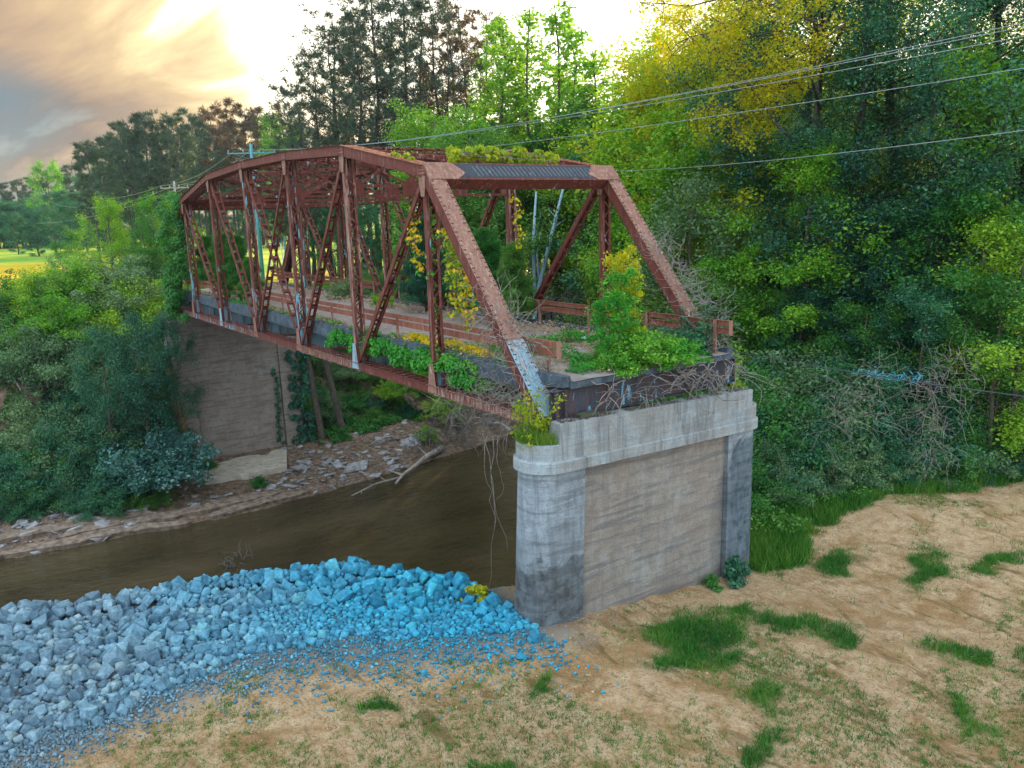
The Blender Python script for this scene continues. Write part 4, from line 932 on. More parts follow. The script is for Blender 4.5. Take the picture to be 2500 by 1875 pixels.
# arching shrubs along the top of the bank, sunny tone put into their leaves
for (u, D, v) in [(140, 66, 720), (190, 64, 660), (250, 63, 650), (310, 62, 640), (370, 61, 645), (420, 60, 660), (340, 58, 690), (230, 60, 700), (150, 60, 740), (400, 57, 720), (150, 72, 680), (200, 70, 600), (270, 70, 570), (330, 68, 560), (390, 66, 560), (430, 66, 590), (160, 74, 650), (300, 66, 610), (360, 64, 600)]:
    if u > 330: D += 10
    x, y, zg, h = col(u, D, v); s = max(1.0, h/2.6)
    put_shrub(SH[random.randrange(4)], 'arching yellow-green shrub along the top of the left bank', (x, y, zg), 'yellow-green shrubs on top of the left bank', min(s, 1.7), LF_GREY if u % 20 else LF_BRI, sz=min(s, 1.7))
for (u, D, v, mt, lab) in [(250, 74, 488, LF_BRI, 'bright conical young tree rising from the left thicket'), (190, 78, 560, LF_MID, 'dark rounded tree at the left end of the thicket'), (150, 90, 590, LF_MID, 'small rounded tree beside the yellow meadow'), (300, 76, 560, LF_BRI, 'bright green bushy tree behind the left thicket'), (350, 70, 540, LF_MID, 'dark shaded tree in the middle of the left thicket'), (385, 72, 478, LF_BRI, 'bright leafy tree left of the far bridge portal'), (425, 70, 500, LF_BRI, 'leafy tree touching the far end of the bridge'), (125, 96, 640, LF_MID, 'low dark tree at the edge of the meadow')]:
    x, y, zg, h = col(u, D, v); T = SMALL[int(u) % 3]; place(T, 'small_tree', lab, 'tree', (x, y, zg-.1), None, h/T.H, None, mt, .95)
for (x, y, hh, mt, lab) in [(40.2, .75, 11.0, LF_TEAL, 'narrow dark tree pressed against the left end of the far pier'), (38.6, 2.9, 11.0, LF_TEAL, 'dark creeper covered tree hiding the left end of the far pier'), (38.4, 5.2, 10.5, LF_TEAL, 'leafy tree in front of the left thicket below the far bridge end')]:
    place(SMALL[int(x) % 3], 'small_tree', lab, 'tree', (x, y, Hs(x, y)-.2), None, hh/11, None, mt, .8 if x < 40 else .6)
# white-leaved shrub in front of the far pier
WL = leaf_mat('silvery_leaves', [(.02, .09, .075), (.05, .17, .14), (.12, .30, .27), (.40, .60, .60)], .3)
Tw = make_shrub(340, 1.6, 2.4, 30, 60, .14, WL, TWIG, .45)
for (x, y, s, lab) in [(36.6, 2.9, 1.5, 'silvery leaved shrub hanging in front of the far pier'), (36.4, 4.4, 1.2, 'silvery leaved shrub left of the far pier'), (37.2, 2.0, .7, 'small silvery shrub reaching over the left edge of the far pier')]:
    put_shrub(Tw, lab, (x, y, Hs(x, y)+(1.0 if s > 1 else 2.6)), None, s)
for (x, y, s, mt, lab) in [(36.0, 4.6, .5, LF_MID, 'low green shrub at the foot of the silvery shrub'), (35.7, 3.4, .38, LF_MID, 'small green shrub on the rock ledge left of the far pier'), (36.2, 6.6, .75, LF_TEAL, 'dark shrub low above the stony shore at left')]:
    put_shrub(SH[1], lab, (x, y, Hs(x, y)), None, s, mt)
# bank right of the far pier
for i in range(80):
    y = random.uniform(-34, -8.3); d = random.uniform(8.0, 21); x = float(shore_far(y))+d
    if y > -9.8 and 41 < x < 43: continue
    s = random.uniform(.35, .85) if d > 10.5 else random.uniform(.25, .5)
    put_shrub(SH[random.randrange(4)], 'green shrub %s the steep bank %s' % ('low on' if d < 13 else ('halfway up' if d < 17 else 'high on'), 'just right of the far pier' if y > -16 else ('seen under the middle of the bridge' if y > -25 else 'behind the driftwood')), (x, y, Hs(x, y)-.1), 'shrubs on the steep bank right of the far pier', s, random.choice([LF_TEAL, LF_MID, LF_MID, LF_GREY]))
for i in range(12):
    y = random.uniform(-9, -1); x = 46+random.uniform(0, 6); put_shrub(SH[random.randrange(4)], 'green shrub behind the far pier', (x, y, Hs(x, y)-.1), 'shrubs behind the far pier', random.uniform(.5, .9), random.choice([LF_TEAL, LF_MID]))
for (u, v, z, s) in [(1080, 1000, -10.4, 1.0), (1000, 940, -8.5, 1.0), (950, 960, -9.2, .8), (1040, 1060, -11.2, .6)]:
    p = on_z(u, v, z); put_shrub(SH[int(u) % 4], 'bright green bush overhanging the driftwood on the far shore', (p[0], p[1], p[2]-.5), 'bright bushes overhanging the driftwood', s*.75, LF_BRI)
for (u, v, z) in [(630, 1190, -12), (510, 1160, -11.8), (640, 1090, -11.4), (450, 1175, -11.8), (400, 1160, -11.6), (690, 1075, -11.2)]:
    p = on_z(u, v, z); put_shrub(SH[2], 'low green plant growing on the rock shelf below the far pier', (p[0], p[1], Hs(p[0], p[1])), 'low plants on the rock shelf', .28, LF_MID)
# right bank brambles
random.seed(9)
for row, (dd, n_, v0) in enumerate([(0.0, 17, 1085), (2.2, 16, 1010), (4.4, 15, 930), (6.8, 14, 860), (9.5, 13, 790)]):
    for k in range(n_):
        u = 1835+k*(760/n_)+random.uniform(-15, 15); D = float(np.interp(u, [1830, 2000, 2200, 2500], [34, 35.5, 37.5, 41]))+dd+random.uniform(-.5, .5); v = v0+random.uniform(-25, 25)
        x, y, zg, h = col(u, D, v); s = min(max(h/2.5, .35), 2.0)
        put_shrub(SH[random.randrange(4)], '%s bramble bush %s %s' % (['dark', 'tangled'][k % 2], ['at the very edge of the grass strip', 'just behind the front row of brambles', 'halfway up the bramble bank', 'high on the bramble bank', 'at the top of the brambles under the trees'][row], 'beside the near pier' if u < 1980 else ('below the blue netting' if u < 2260 else 'towards the right edge')), (x, y, zg-.1), 'bramble bushes at the foot of the right hand wood', s*.9, random.choice([LF_TEAL, LF_TEAL, LF_MID, LF_GREY]), sz=s)

# ------------------------------------------------------------------ tangles and vines
def tangle(name, cen, rad, n, ln, r0, mat, label, cat, group=None, seed=1, droop=.0):
    r = np.random.default_rng(seed); m = MB(); cen = np.array(cen, float)
    for k in range(n):
        i = r.integers(len(cen)); p = cen[i]+r.normal(size=3)*rad*.5; d = nrm(r.normal(size=3)); pts = [p]
        for j in range(5): d = nrm(d+r.normal(size=3)*.45-np.array([0, 0, droop])); p = p+d*ln/5; pts.append(p)
        m.tube(pts, [r0, r0, r0*.9, r0*.7, r0*.5, r0*.3], 3, cap=False)
    o = m.build(name, mat); tagp(o, label, cat, group); return o
VTW = simple('pale_dry_vines', (.14, .125, .115), (.34, .31, .285), 6)
PV = []
for t in np.linspace(.05, .42, 12): PV.append((.15+t*5.85, -.25-.1*random.random(), t*7.0))
tangle('dry_vine_tangle', PV+[(1.5+k*.4, -.9, .9) for k in range(6)]+[(1.5+k*.7, -.3, .1) for k in range(6)], .5, 480, 1.3, .0085, VTW, 'grey tangle of dry vines wrapped round the foot of the left end post', 'vine tangle', seed=2)
tangle('dry_vine_tangle', [(.3+t*5.7, -BW+.3, 1.4+t*6) for t in np.linspace(0.02, .5, 8)]+[(.2+.4*k, -7.2, 1.3) for k in range(6)], .42, 330, 1.1, .009, VTW, 'grey tangle of dry vines wrapped round the foot of the right end post', 'vine tangle', seed=3)
tangle('dry_vine_tangle', [(-.45, -2-k*.5, .35) for k in range(12)], .25, 70, 1.6, .013, TWIG, 'pale woody vine stems hanging over the end beam onto the near pier', 'vine tangle', seed=4, droop=.25)
m = MB(); r = random.Random(14)
for k in range(26):
    y = r.uniform(-7.6, -1.2); p = np.array([-.45, y, r.uniform(.6, .95)]); pts = [p]; sy = r.choice([-1, 1])
    for j in range(9): p = p+np.array([r.uniform(-.03, .02), sy*r.uniform(.02, .22), r.uniform(-.16, .03)]); p[2] = max(p[2], .05-.03*-y*0-.24*(-y/8)); pts.append(p)
    m = MB(); m.tube(pts, list(np.linspace(.018, .007, 10)), 4, cap=False)
    tagp(m.build('vine_stem', VTW), 'pale vine stem looping down the %s half of the end beam' % ('left' if y > -4 else 'right'), 'vine stem', 'vine stems on the end beam')
n = 1500; xx = rng.uniform(-.70, -.32, n); yy = rng.uniform(-7.9, -.1, n); P = np.stack([xx, yy, .012+.0297*yy+rng.random(n)*.02], -1); P = P[vnoise(P[:, 0]*0, P[:, 1], .5, 91) > .35]; V, F = leaves(P, .05, None, .8, 2.0, 92); tagp(link('pier_leaf_litter', np_mesh('pier_leaf_litter', V, F, 4), simple('brown_litter', (.03, .025, .02), (.16, .11, .07), 12)), 'dark leaf litter lying along the top of the near pier', 'litter', None, 'stuff')
tangle('dry_vine_tangle', [(1.5+.7*k, -.1, -.4) for k in range(6)], .35, 60, 1.1, .010, TWIG, 'dry stems hanging under the bottom chord beside the near pier', 'vine tangle', seed=5, droop=.35)
m = MB()
for k in range(4):
    p = np.array([1.7+.22*k, .35+.03*k, -.8]); pts = [p]; 
    for j in range(10): p = p+np.array([random.gauss(0, .09), random.gauss(0, .08), -.5 if k == 1 else -.2-.05*k]); pts.append(p)
    m = MB(); m.tube(pts, list(np.linspace(.014, .005, 11)), 4, cap=False)
    tagp(m.build('hanging_vine', TWIG), ['leftmost thin vine stem hanging in front of the water', 'longest thin vine stem hanging down in front of the water', 'short thin vine stem hanging beside the longest one', 'thin vine stem hanging nearest the near pier'][[3, 1, 2, 0][k]], 'hanging vine')
def drape(name, pts, rad, per, leaf, mat, label, cat='vine', group=None, seed=1, stem=None, up=.3):
    """leafy vine along a list of points"""
    pts = np.array(pts, float); P, d = clump(pts, np.full(len(pts), rad), per, seed, .8); V, F = leaves(P, leaf, d*.6, seed=seed, up=up, aspect=.8)
    root = thing(name, label, cat, tuple(pts[0])); V = V-pts[0]
    link('foliage', np_mesh('foliage', V, F, 4), mat, root)
    m = MB(); r = random.Random(seed)
    sp = sorted([tuple(p) for p in pts], key=lambda p: (p[2] if np.ptp(pts[:, 2]) > np.ptp(pts[:, 0]) else p[0])); q_ = [np.array(p)-pts[0]+np.array([r.uniform(-.05, .05)]*3) for p in sp]; m.tube(q_, .009, 4, cap=False); m.build('stem', TWIG, root); return root
# carpet of vine spilling over the near side kerb
pts = []
for k in range(150):
    x = random.uniform(4.0, 15.2); w_ = .5+.5*math.sin(x*1.7); pts.append((x, -.55+random.uniform(-.20, .38), .98-random.random()*.75*(.5+.5*w_)))
drape('leafy_vine', pts, .28, 130, .09, LF_VINE, 'bright green leafy vine spilling over the left edge of the bridge deck', seed=11)
pts = [(random.uniform(4.0, 9.5), random.uniform(-1.3, -.75), 1.12+random.random()*.12) for k in range(60)]
drape('golden_weeds', pts, .22, 70, .08, LF_GOLD, 'yellow weeds along the left edge of the deck', 'weeds', seed=12)
pts = [(random.uniform(3.5, 5.6), random.uniform(-.9, -.3), random.uniform(.1, 1.0)) for k in range(26)]
drape('leafy_vine', pts, .26, 110, .10, LF_VINE, 'green vine clump hanging below the deck between the first vertical and the end post', seed=13)
for i, (x, y, z0, z1, n, mt, lab) in enumerate([(5.2, -.4, 6.2, 2.3, 26, LF_GOLD, 'long hanging vine with yellow leaves between the first vertical and the left end post'),
        (4.4, -.5, 4.6, 2.0, 20, LF_GOLD, 'shorter yellow leaved vine hanging beside the left end post'), (7.2, -.3, 5.6, 3.6, 12, LF_GOLD, 'yellow leaf strands hanging from the first diagonal'),
        (5.8, -3.6, 6.1, 4.2, 9, LF_GOLD, 'thin yellow strand hanging from the near portal'), (4.9, -.45, 5.4, 3.2, 16, LF_YEL, 'green and yellow vine strands behind the left end post')]):
    pts = []; p = np.array([x, y, z0])
    for k in range(n): pts.append(p+np.array([random.uniform(-.22, .22)*(1 if n > 12 else .3), random.uniform(-.15, .15), 0])); p = p+np.array([-.012 if i < 2 else 0, 0, (z1-z0)/n])
    pts = pts+[p_+np.array([random.gauss(0, .12), random.gauss(0, .12), random.gauss(0, .15)]) for p_ in pts[::2]]
    drape('hanging_vine', pts, .17, 9 if n > 10 else 5, .12, mt, lab, seed=20+i)
    if n > 10: drape('hanging_vine', [p_+np.array([.05, .05, -.1]) for p_ in pts], .15, 5, .10, LF_VINE, ['small green leaves mixed into the longest yellow vine by the left end post', 'small green leaves mixed into the shorter yellow vine', 'green leaves among the yellow strands on the first diagonal', '', 'green leaves behind the left end post'][i], seed=50+i)
drape('leafy_vine', [(6.0+random.uniform(-.1, .15), -.25+random.uniform(-.15, .15), z) for z in np.arange(.3, 5.6, .18)], .14, 9, .11, LF_VINE, 'sparse ivy climbing the first vertical post of the left truss', seed=31)
drape('leafy_vine', [(6.9+random.uniform(-.9, 1.2), -1.8-k*.17+random.uniform(-.2, .2), 7.35+random.random()*.3) for k in range(26)]+[(6.6+random.uniform(-.4, .5), -1.3-k*.11+random.uniform(-.2, .2), 7.3+random.random()*.35) for k in range(34)], .24, 60, .11, LF_YEL, 'yellow-green vine heaped on top of the near portal', seed=32)
drape('leafy_vine', [(7.2, -.3, 7.35), (7.6, -.35, 7.5), (8.1, -.3, 7.55), (8.4, -.3, 7.6)], .14, 40, .12, LF_YEL, 'small vine tuft on top of the left top chord', seed=33)
pts = [(37.6+random.uniform(-1.4, 1.0)+t*1.5, .2+random.uniform(-.5, .7), 7.2-t*7.6) for t in np.linspace(0, 1, 60)]
drape('leafy_vine', pts, .6, 150, .13, LF_MID, 'thick green vine column covering the far end post of the left truss', seed=34)
# ivy on the far pier's right end
pts = [(41.2-random.random()*.2, -7.6-random.random()*1.6, random.uniform(-11.2, -4.0)) for k in range(60)]
drape('ivy', pts, .38, 100, .14, LF_TEAL, 'dark ivy climbing the right end of the far pier', seed=35)
drape('ivy', [(41.25, -6.6+random.uniform(-.2, .2), z) for z in np.arange(-11, -5, .3)], .2, 60, .12, LF_TEAL, 'narrow ivy strip on the face of the far pier', seed=36)
for (y, z0, lean, lab) in [(-9.1, -5.0, .5, 'leaning grey timber pile right of the far pier'), (-10.4, -8.2, .9, 'leaning bark stripped trunk right of the far pier')]:
    m = MB(); m.tube([(40.6, y-lean, -11 if lean < .6 else -10.4), (41.2, y, -4), (41.6, y+lean*.6, -.8)], [.26, .22, .2], 8); tagp(m.build('timber_pile', BARK), lab, 'pile')
m = MB(); m.tube([(40.6, -.1, -11.9), (40.9, .5, -7.5), (41.0, .9, -3.0)], [.28, .26, .22], 8)
tagp(m.build('timber_pile', simple('yellow_brown_timber', (.16, .10, .04), (.36, .24, .10), 4)), 'yellow-brown timber pile leaning on the left edge of the far pier', 'pile')

# deck plants
def make_sprig(seed, Hh, R, n, per, leaf, mat, crr=.25): return make_shrub(seed, R, Hh, n, per, leaf, mat, TWIG, crr, arch=.35)
B1 = make_sprig(400, 1.15, 1.15, 44, 60, .085, LF_VINE, .28)
for (x, y, s, sz, lab) in [(.15, -3.9, 1.05, .9, 'big bright green bush growing on the near end of the bridge deck'), (-.15, -4.9, .8, .65, 'bright bush spilling over the end of the deck above the pier'), (.2, -2.8, .6, .5, 'low bright bush on the left of the deck end'), (1.6, -4.6, .7, .9, 'leafy bush behind the tall sapling on the deck')]:
    put_shrub(B1, lab, (x, y, DZ-.05), None, s, None, 'bush', 'bush', None, sz)
SAP = [make_tree(405+i, 2.8, .03, .08, 1.15, 20, 6, 20, .085, 'round', .7, LF_VINE, BARK, .20) for i in range(2)]
place(SAP[0], 'sapling', 'tall leafy sapling rising from the bush on the near end of the deck', 'sapling', (.9, -3.6, DZ), None, .95)
place(SAP[1], 'sapling', 'slender yellow-tipped sapling behind the bush on the deck end', 'sapling', (1.3, -4.3, DZ), None, 1.1, None, LF_YEL, .7)
place(SAP[1], 'sapling', 'short sapling left of the tall sapling on the deck end', 'sapling', (.6, -3.0, DZ), None, .7)
T2 = make_shrub(410, 1.2, 1.8, 26, 45, .10, LF_TEAL, TWIG, .25)
put_shrub(T2, 'dark leaved bush tangled round the foot of the right end post', (.7, -6.8, DZ-.05), None, .8, LF_TEAL, 'bush', 'bush')
def carpet(name, n, box_, leaf, mat, label, seed, zz=DZ, h=.12, dens=None):
    r = np.random.default_rng(seed); x = r.uniform(box_[0], box_[1], n); y = r.uniform(box_[2], box_[3], n)
    k = vnoise(x, y, .8, seed) > (.42 if dens is None else dens); x, y = x[k], y[k]; z = zz+.02+r.random(len(x))*h*vnoise(x, y, .5, seed+1)*1.6
    V, F = leaves(np.stack([x, y, z], -1), leaf, None, .7, 1.0, seed); o = link(name, np_mesh(name, V, F, 4), mat); o['kind'] = 'stuff'; o['label'] = label; o['category'] = 'ground cover'
carpet('deck_ground_cover', 26000, (-.25, 6.5, -7.0, -1.5), .07, LF_VINE, 'low green creeping plants carpeting the near end of the deck', 41, h=.22, dens=.44)
carpet('deck_straw', 6000, (-.3, 9, -7.0, -1.0), .10, DRYG, 'dry straw scattered over the near end of the deck', 44, h=.1, dens=.5)
carpet('kerb_weeds', 9000, (1.5, 41, -.85, -.42), .07, LF_VINE, 'small creeping weeds growing over the left kerb of the deck', 46, zz=DZ+.08, h=.16, dens=.52)
carpet('kerb_straw', 5000, (.5, 41, -1.1, -.42), .10, DRYG, 'dry straw caught along the left kerb of the deck', 47, zz=DZ+.05, h=.2, dens=.45)
carpet('deck_weeds', 5000, (3, 41, -1.6, -.8), .07, LF_MID, 'thin weeds along the left gutter of the deck', 42, dens=.5)
carpet('deck_dry_grass', 7000, (2, 41, -6.9, -5.2), .09, DRYG, 'dry straw litter along the right gutter of the deck', 43, h=.3, dens=.35)
CED = [make_tree(420+i, 3.4, .05, .02, 1.15, 40, 6, 26, .12, 'cone', .9, LF_MID, BARK_D, .24, kind='pine') for i in range(2)]
for i, (x, y, s, lab) in enumerate([(33.5, -1.6, .9, 'small cedar on the deck beside the far left verticals'), (30.0, -1.3, .85, 'feathery cedar growing by the left rail near the far end'), (36.5, -1.5, .85, 'cedar at the far end of the deck by the left truss'), (17.2, -6.3, 1.0, 'broad dark cedar standing by the right rail in the middle of the deck'), (11.8, -6.2, .9, 'dark cedar on the deck behind the first diagonal'), (10.3, -6.4, .75, 'small cedar beside the broad cedar on the deck'), (27.5, -1.2, .6, 'low cedar against the left rail')]):
    place(CED[i % 2], 'cedar', lab, 'tree', (x, y, DZ-.03), None, s*1.3, None, LF_MID if i != 3 else LF_TEAL)
for (x, y, s, mt, lab) in [(21, -5.9, .5, LF_BRI, 'bright yellow-green weed clump at mid deck'), (22.4, -6.3, .45, LF_BRI, 'bright weed clump beyond the mid deck clump'), (27, -6.5, .9, LF_GREY, 'grey dead looking brush beside the right truss')]:
    put_shrub(B1, lab, (x, y, DZ-.02), None, s, mt, 'bush', 'bush')
# grass and saplings on the pier nose
def blades(P, h, w, seed, spread=.35):
    r = np.random.default_rng(seed); n = len(P); a = nrm(np.stack([r.normal(size=n), r.normal(size=n), np.zeros(n)], -1)); d = np.stack([r.normal(size=n)*spread, r.normal(size=n)*spread, np.ones(n)], -1)
    hh = h*(.5+r.random((n, 1))); V = np.stack([P-a*w*.5, P+a*w*.5, P+nrm(d)*hh], 1).reshape(-1, 3); return V, np.arange(n*3)
n = 2600; a_ = rng.random(n)*6.283; rr_ = .74*np.sqrt(rng.random(n)); P = np.stack([rr_*np.cos(a_)+.02, rr_*np.sin(a_)*1.0+.02, np.full(n, -.56)], -1)
P = P[(P[:, 0] > -.28) | (P[:, 1] > .06)]
V, F = blades(P, .36, .022, 51, .5); o = link('pier_grass', np_mesh('pier_grass', V, F, 3), GRASSM); tagp(o, 'tuft of long grass on the rounded end of the near pier', 'grass', None, 'stuff')
B3 = make_sprig(430, 1.1, .7, 16, 22, .07, LF_YEL, .2)
put_shrub(B3, 'spindly yellow-green sapling growing from the rounded end of the near pier', (.1, .25, -.55), None, 1.0, None, 'sapling', 'sapling', sz=1.35)
put_shrub(B3, 'thin arching sapling beyond the right end of the near pier', (1.6, -9.6, -.9), None, 1.0, LF_BRI, 'sapling', 'sapling', sz=1.5)
B4 = make_sprig(440, .5, .55, 16, 26, .09, LF_TEAL, .15)
put_shrub(B4, 'dark weed clump at the foot of the right end of the near pier', (-1.0, -7.0, Hs(-1.0, -7.0)), None, 1.15, LF_TEAL, 'weed', 'weed', sz=1.6)
put_shrub(B4, 'small broad leaved weed at the foot of the near pier face', (-1.0, -5.9, Hs(-1, -5.9)), None, .75, LF_MID, 'weed', 'weed')
put_shrub(B4, 'yellow-green tuft behind the blue rocks beside the near pier', (1.9, 1.1, Hs(1.9, 1.1)-.1), None, 1.1, LF_YEL, 'weed', 'weed')

# ------------------------------------------------------------------ rocks
def hull_rock(seed, flat=1., n=16):
    import bmesh
    r = np.random.default_rng(seed); c8 = np.array([(i, j, k) for i in (-1, 1) for j in (-1, 1) for k in (-1, 1)], float)*.72+r.normal(size=(8, 3))*.17; p = np.concatenate([c8, nrm(r.normal(size=(n-8, 3)))*.98])*np.array([1, .86, .78*flat]); bm = bmesh.new()
    for q_ in p: bm.verts.new(q_*.5)
    res = bmesh.ops.convex_hull(bm, input=bm.verts); bmesh.ops.delete(bm, geom=[g for g in res['geom_interior'] if isinstance(g, bmesh.types.BMVert)], context='VERTS')
    bmesh.ops.bevel(bm, geom=bm.edges[:], offset=.022, segments=1, affect='EDGES')
    bmesh.ops.triangulate(bm, faces=bm.faces[:]); me = bpy.data.meshes.new('boulder'); bm.to_mesh(me); bm.free(); return me
RK = [hull_rock(500+i, 1.05, 13+i % 4) for i in range(10)]
for k in RK: k.materials.append(ROCK)
def simple_arrays(me):
    V = np.empty(len(me.vertices)*3, np.float32); me.vertices.foreach_get('co', V); F = np.array([tuple(p.vertices) for p in me.polygons], np.int32); return V.reshape(-1, 3), F
def hull_lo(seed, n=9, flat=.8):
    import bmesh
    r = np.random.default_rng(seed); p = nrm(r.normal(size=(n, 3)))*np.array([1, .8, flat]); bm = bmesh.new()
    for q_ in p: bm.verts.new(q_*.5)
    res = bmesh.ops.convex_hull(bm, input=bm.verts); bmesh.ops.delete(bm, geom=[g for g in res['geom_interior'] if isinstance(g, bmesh.types.BMVert)], context='VERTS'); me = bpy.data.meshes.new('s'); bm.to_mesh(me); bm.free(); a = simple_arrays(me); bpy.data.meshes.remove(me); return a
LO = [hull_lo(600+i) for i in range(8)]; LOF = [hull_lo(620+i, 9, .3) for i in range(5)]
def scatter_mesh(name, pts, sizes, protos, mat, label, cat, seed=0, tilt=1.):
    r = np.random.default_rng(seed); VV = []; FF = []; b = 0
    for p, s in zip(pts, sizes):
        V, F = protos[r.integers(len(protos))]; a, bb, c = r.uniform(0, 6.28), r.uniform(-tilt, tilt)*.8, r.uniform(-tilt, tilt)*.8
        Rm = np.array(Matrix.Rotation(a, 3, 'Z') @ Matrix.Rotation(bb, 3, 'X') @ Matrix.Rotation(c, 3, 'Y')); VV.append((V*s)@Rm.T+p); FF.append(F+b); b += len(V)
    o = link(name, np_mesh(name, np.concatenate(VV), np.concatenate(FF), 3), mat); return tagp(o, label, cat, None, 'stuff')
random.seed(33)
cand = []; tries = 0; cell = {}
def ok(x, y, r):
    gx, gy = int(x/.6), int(y/.6)
    for i in range(gx-2, gx+3):
        for j in range(gy-2, gy+3):
            for (a, b, c) in cell.get((i, j), ()):
                if (a-x)**2+(b-y)**2 < ((r+c)*.40)**2: return False
    return True
rocks = []
for it in range(60000):
    y = random.uniform(.75, 14.3); tx, cx = float(toe_x(y)), float(crest_x(y)); x = random.uniform(tx-.2, cx+1.5)
    t = (x-tx)/(cx-tx)
    left = min(1, max(0, (y-4.5)/4))
    s = random.choice([.50, .42, .34, .30, .25, .2]) if it < 9000 else random.choice([.28, .22, .18, .14, .11])
    # middle of the heap is finer, near the toe the stones thin out into gravel
    lim = .02+.07*(1-left)
    if t < lim+.16*float(vnoise(x, y, 1.2, 51)): continue
    if left < .6 and t < .62 and float(vnoise(x, y, 1.3, 52)) > .34 and y > 1.8: s = min(s, random.choice([.12, .16, .2]))
    elif t < .3: s = min(s, random.choice([.16, .22, .3, .42]))
    if not ok(x, y, s): continue
    rocks.append((x, y, s, t)); cell.setdefault((int(x/.6), int(y/.6)), []).append((x, y, s))
rocks2 = [(x, y, s*random.uniform(.9, 1.15), Hs(x, y)+s*.22+(.12 if t > .9 and t < 1.1 else 0)) for x, y, s, t in rocks]
# second layer of boulders heaped on the crest
for k in range(60):
    y = random.uniform(1.2, 13.5); cx = float(crest_x(y)); x = cx-random.uniform(-.3, .7); s = random.uniform(.28, .46); rocks2.append((x, y, s, Hs(x, y)+.16+s*.15))
rocks2.sort(key=lambda r_: -r_[2]*(1.0 if r_[2] > 0 else 1))
def put_rock(x, y, s, z, name='boulder', label='angular blue-grey quarried boulder in the heap along the river edge', group='boulders heaped along the near river edge'):
    o = link(name, RK[random.randrange(10)], None); o.location = (x, y, z); o.rotation_euler = (random.uniform(0, 6.28), random.uniform(0, 6.28), random.uniform(0, 6.28)); o.scale = (s*random.uniform(.95, 1.15), s*random.uniform(.85, 1.05), s*random.uniform(.8, 1.05)); return tagp(o, label, 'rock', group)
for x, y, s, z in rocks2[:290]:
    tt = (x-float(toe_x(y)))/(float(crest_x(y))-float(toe_x(y)))
    sz_ = 'large' if s > .47 else 'medium'; cl = 'grey' if y > 9.5 else ('blue-grey' if y > 6 else ('bright azure blue' if y < 3.5 else 'blue'))
    wh = 'on the crest against the water' if tt > .8 else ('midway up the heap' if tt > .4 else 'at the sandy foot')
    sd_ = ' at the left edge' if y > 11.3 else (' close to the pier' if y < 2.6 else '')
    put_rock(x, y, s*1.08, z, label='%s angular %s boulder %s%s' % (sz_, cl, wh, sd_))
RKA = [simple_arrays(k) for k in RK]
rest = rocks2[290:]
scatter_mesh('heaped_rubble', [(x, y, z) for x, y, s, z in rest], [s*1.15 for x, y, s, z in rest], RKA, ROCK, 'smaller angular blue-grey stones filling the heap along the river edge', 'rubble', 1, 2)
for (u, v, s, lab) in [(1305, 1560, .42, 'blue stone lying apart on the sand nearest the pier'), (1270, 1600, .30, 'small pale blue stone on the sand below the end of the heap'), (1036, 1640, .26, 'lone whitish stone on the sand below the heap'), (1380, 1565, .16, 'tiny blue stone beside the dry twigs'), (178, 1790, .34, 'squarish grey boulder at the bottom left edge of the heap'), (1190, 1578, .2, 'little blue stone on the sand near the heap end')]:
    p = on_z(u, v, -5.6); z = Hs(p[0], p[1]); put_rock(p[0], p[1], s, z+s*.2, 'stone', lab, None)
# gravel
n = 15000; ys_g = rng.uniform(.9, 14.5, n); off = rng.normal(size=n)*np.where(ys_g < 9, 1.0, .6); xg = toe_x(ys_g)+np.where(ys_g < 9, .35, .6)+off-1.2*(ys_g < 1.5)*0+np.clip(rng.random(n)-.4, 0, 1)*4*(ys_g < 7); xg = np.minimum(xg, crest_x(ys_g)); zg_ = H(xg, ys_g); sg_ = rng.uniform(.025, .17, n)*rng.random(n)**.8
scatter_mesh('gravel', list(zip(xg, ys_g, zg_+sg_*.2)), sg_, LO, ROCK, 'fine blue-grey gravel spread between the rock heap and the sand', 'gravel', 2, 2)
n = 1100; xp = rng.uniform(-12, 2, n); yp = rng.uniform(-14, 12, n); sp_ = rng.uniform(.02, .07, n)
scatter_mesh('sand_pebbles', list(zip(xp, yp, H(xp, yp)+.005)), sp_, LO, simple('pale_pebbles', (.2, .2, .2), (.5, .46, .42), 3), 'scattered little pebbles on the sand', 'pebbles', 3, 2)

# clods, straw and twigs on the sand
CLOD = simple('sand_clods', (.36, .22, .11), (.58, .42, .26), 4)
n = 7000; xp = rng.uniform(-13.5, 2.2, n); yp = rng.uniform(-24, 12.5, n); k = (vnoise(xp, yp, 1.4, 81) > .48) & ~((xp > -.9) & (xp < 1) & (yp > -9) & (yp < 1)) & (xp < toe_x(yp)+9*(yp < 0)); xp, yp = xp[k], yp[k]
scatter_mesh('sand_clods', list(zip(xp, yp, H(xp, yp)+.005)), rng.uniform(.03, .12, len(xp))*rng.random(len(xp))**.5, LO, CLOD, 'small clods of sand crumbling across the bank', 'clods', 7, 2)
n = 5200; xp = rng.uniform(-13.5, 2, n); yp = rng.uniform(-24, 12.5, n); k = (vnoise(xp, yp, 1.1, 83) > .45) & ~((xp > -.9) & (xp < 1) & (yp > -9) & (yp < 1)) & (xp < toe_x(yp)+9*(yp < 0)); xp, yp = xp[k], yp[k]; n = len(xp)
a_ = rng.random(n)*6.283; ln_ = rng.uniform(.05, .28, n)*rng.random(n)**.5+.03; dx_, dy_ = np.cos(a_)*ln_, np.sin(a_)*ln_; wx, wy = -np.sin(a_)*.006, np.cos(a_)*.006; z0_ = H(xp, yp)+.012; z1_ = H(xp+dx_, yp+dy_)+.02
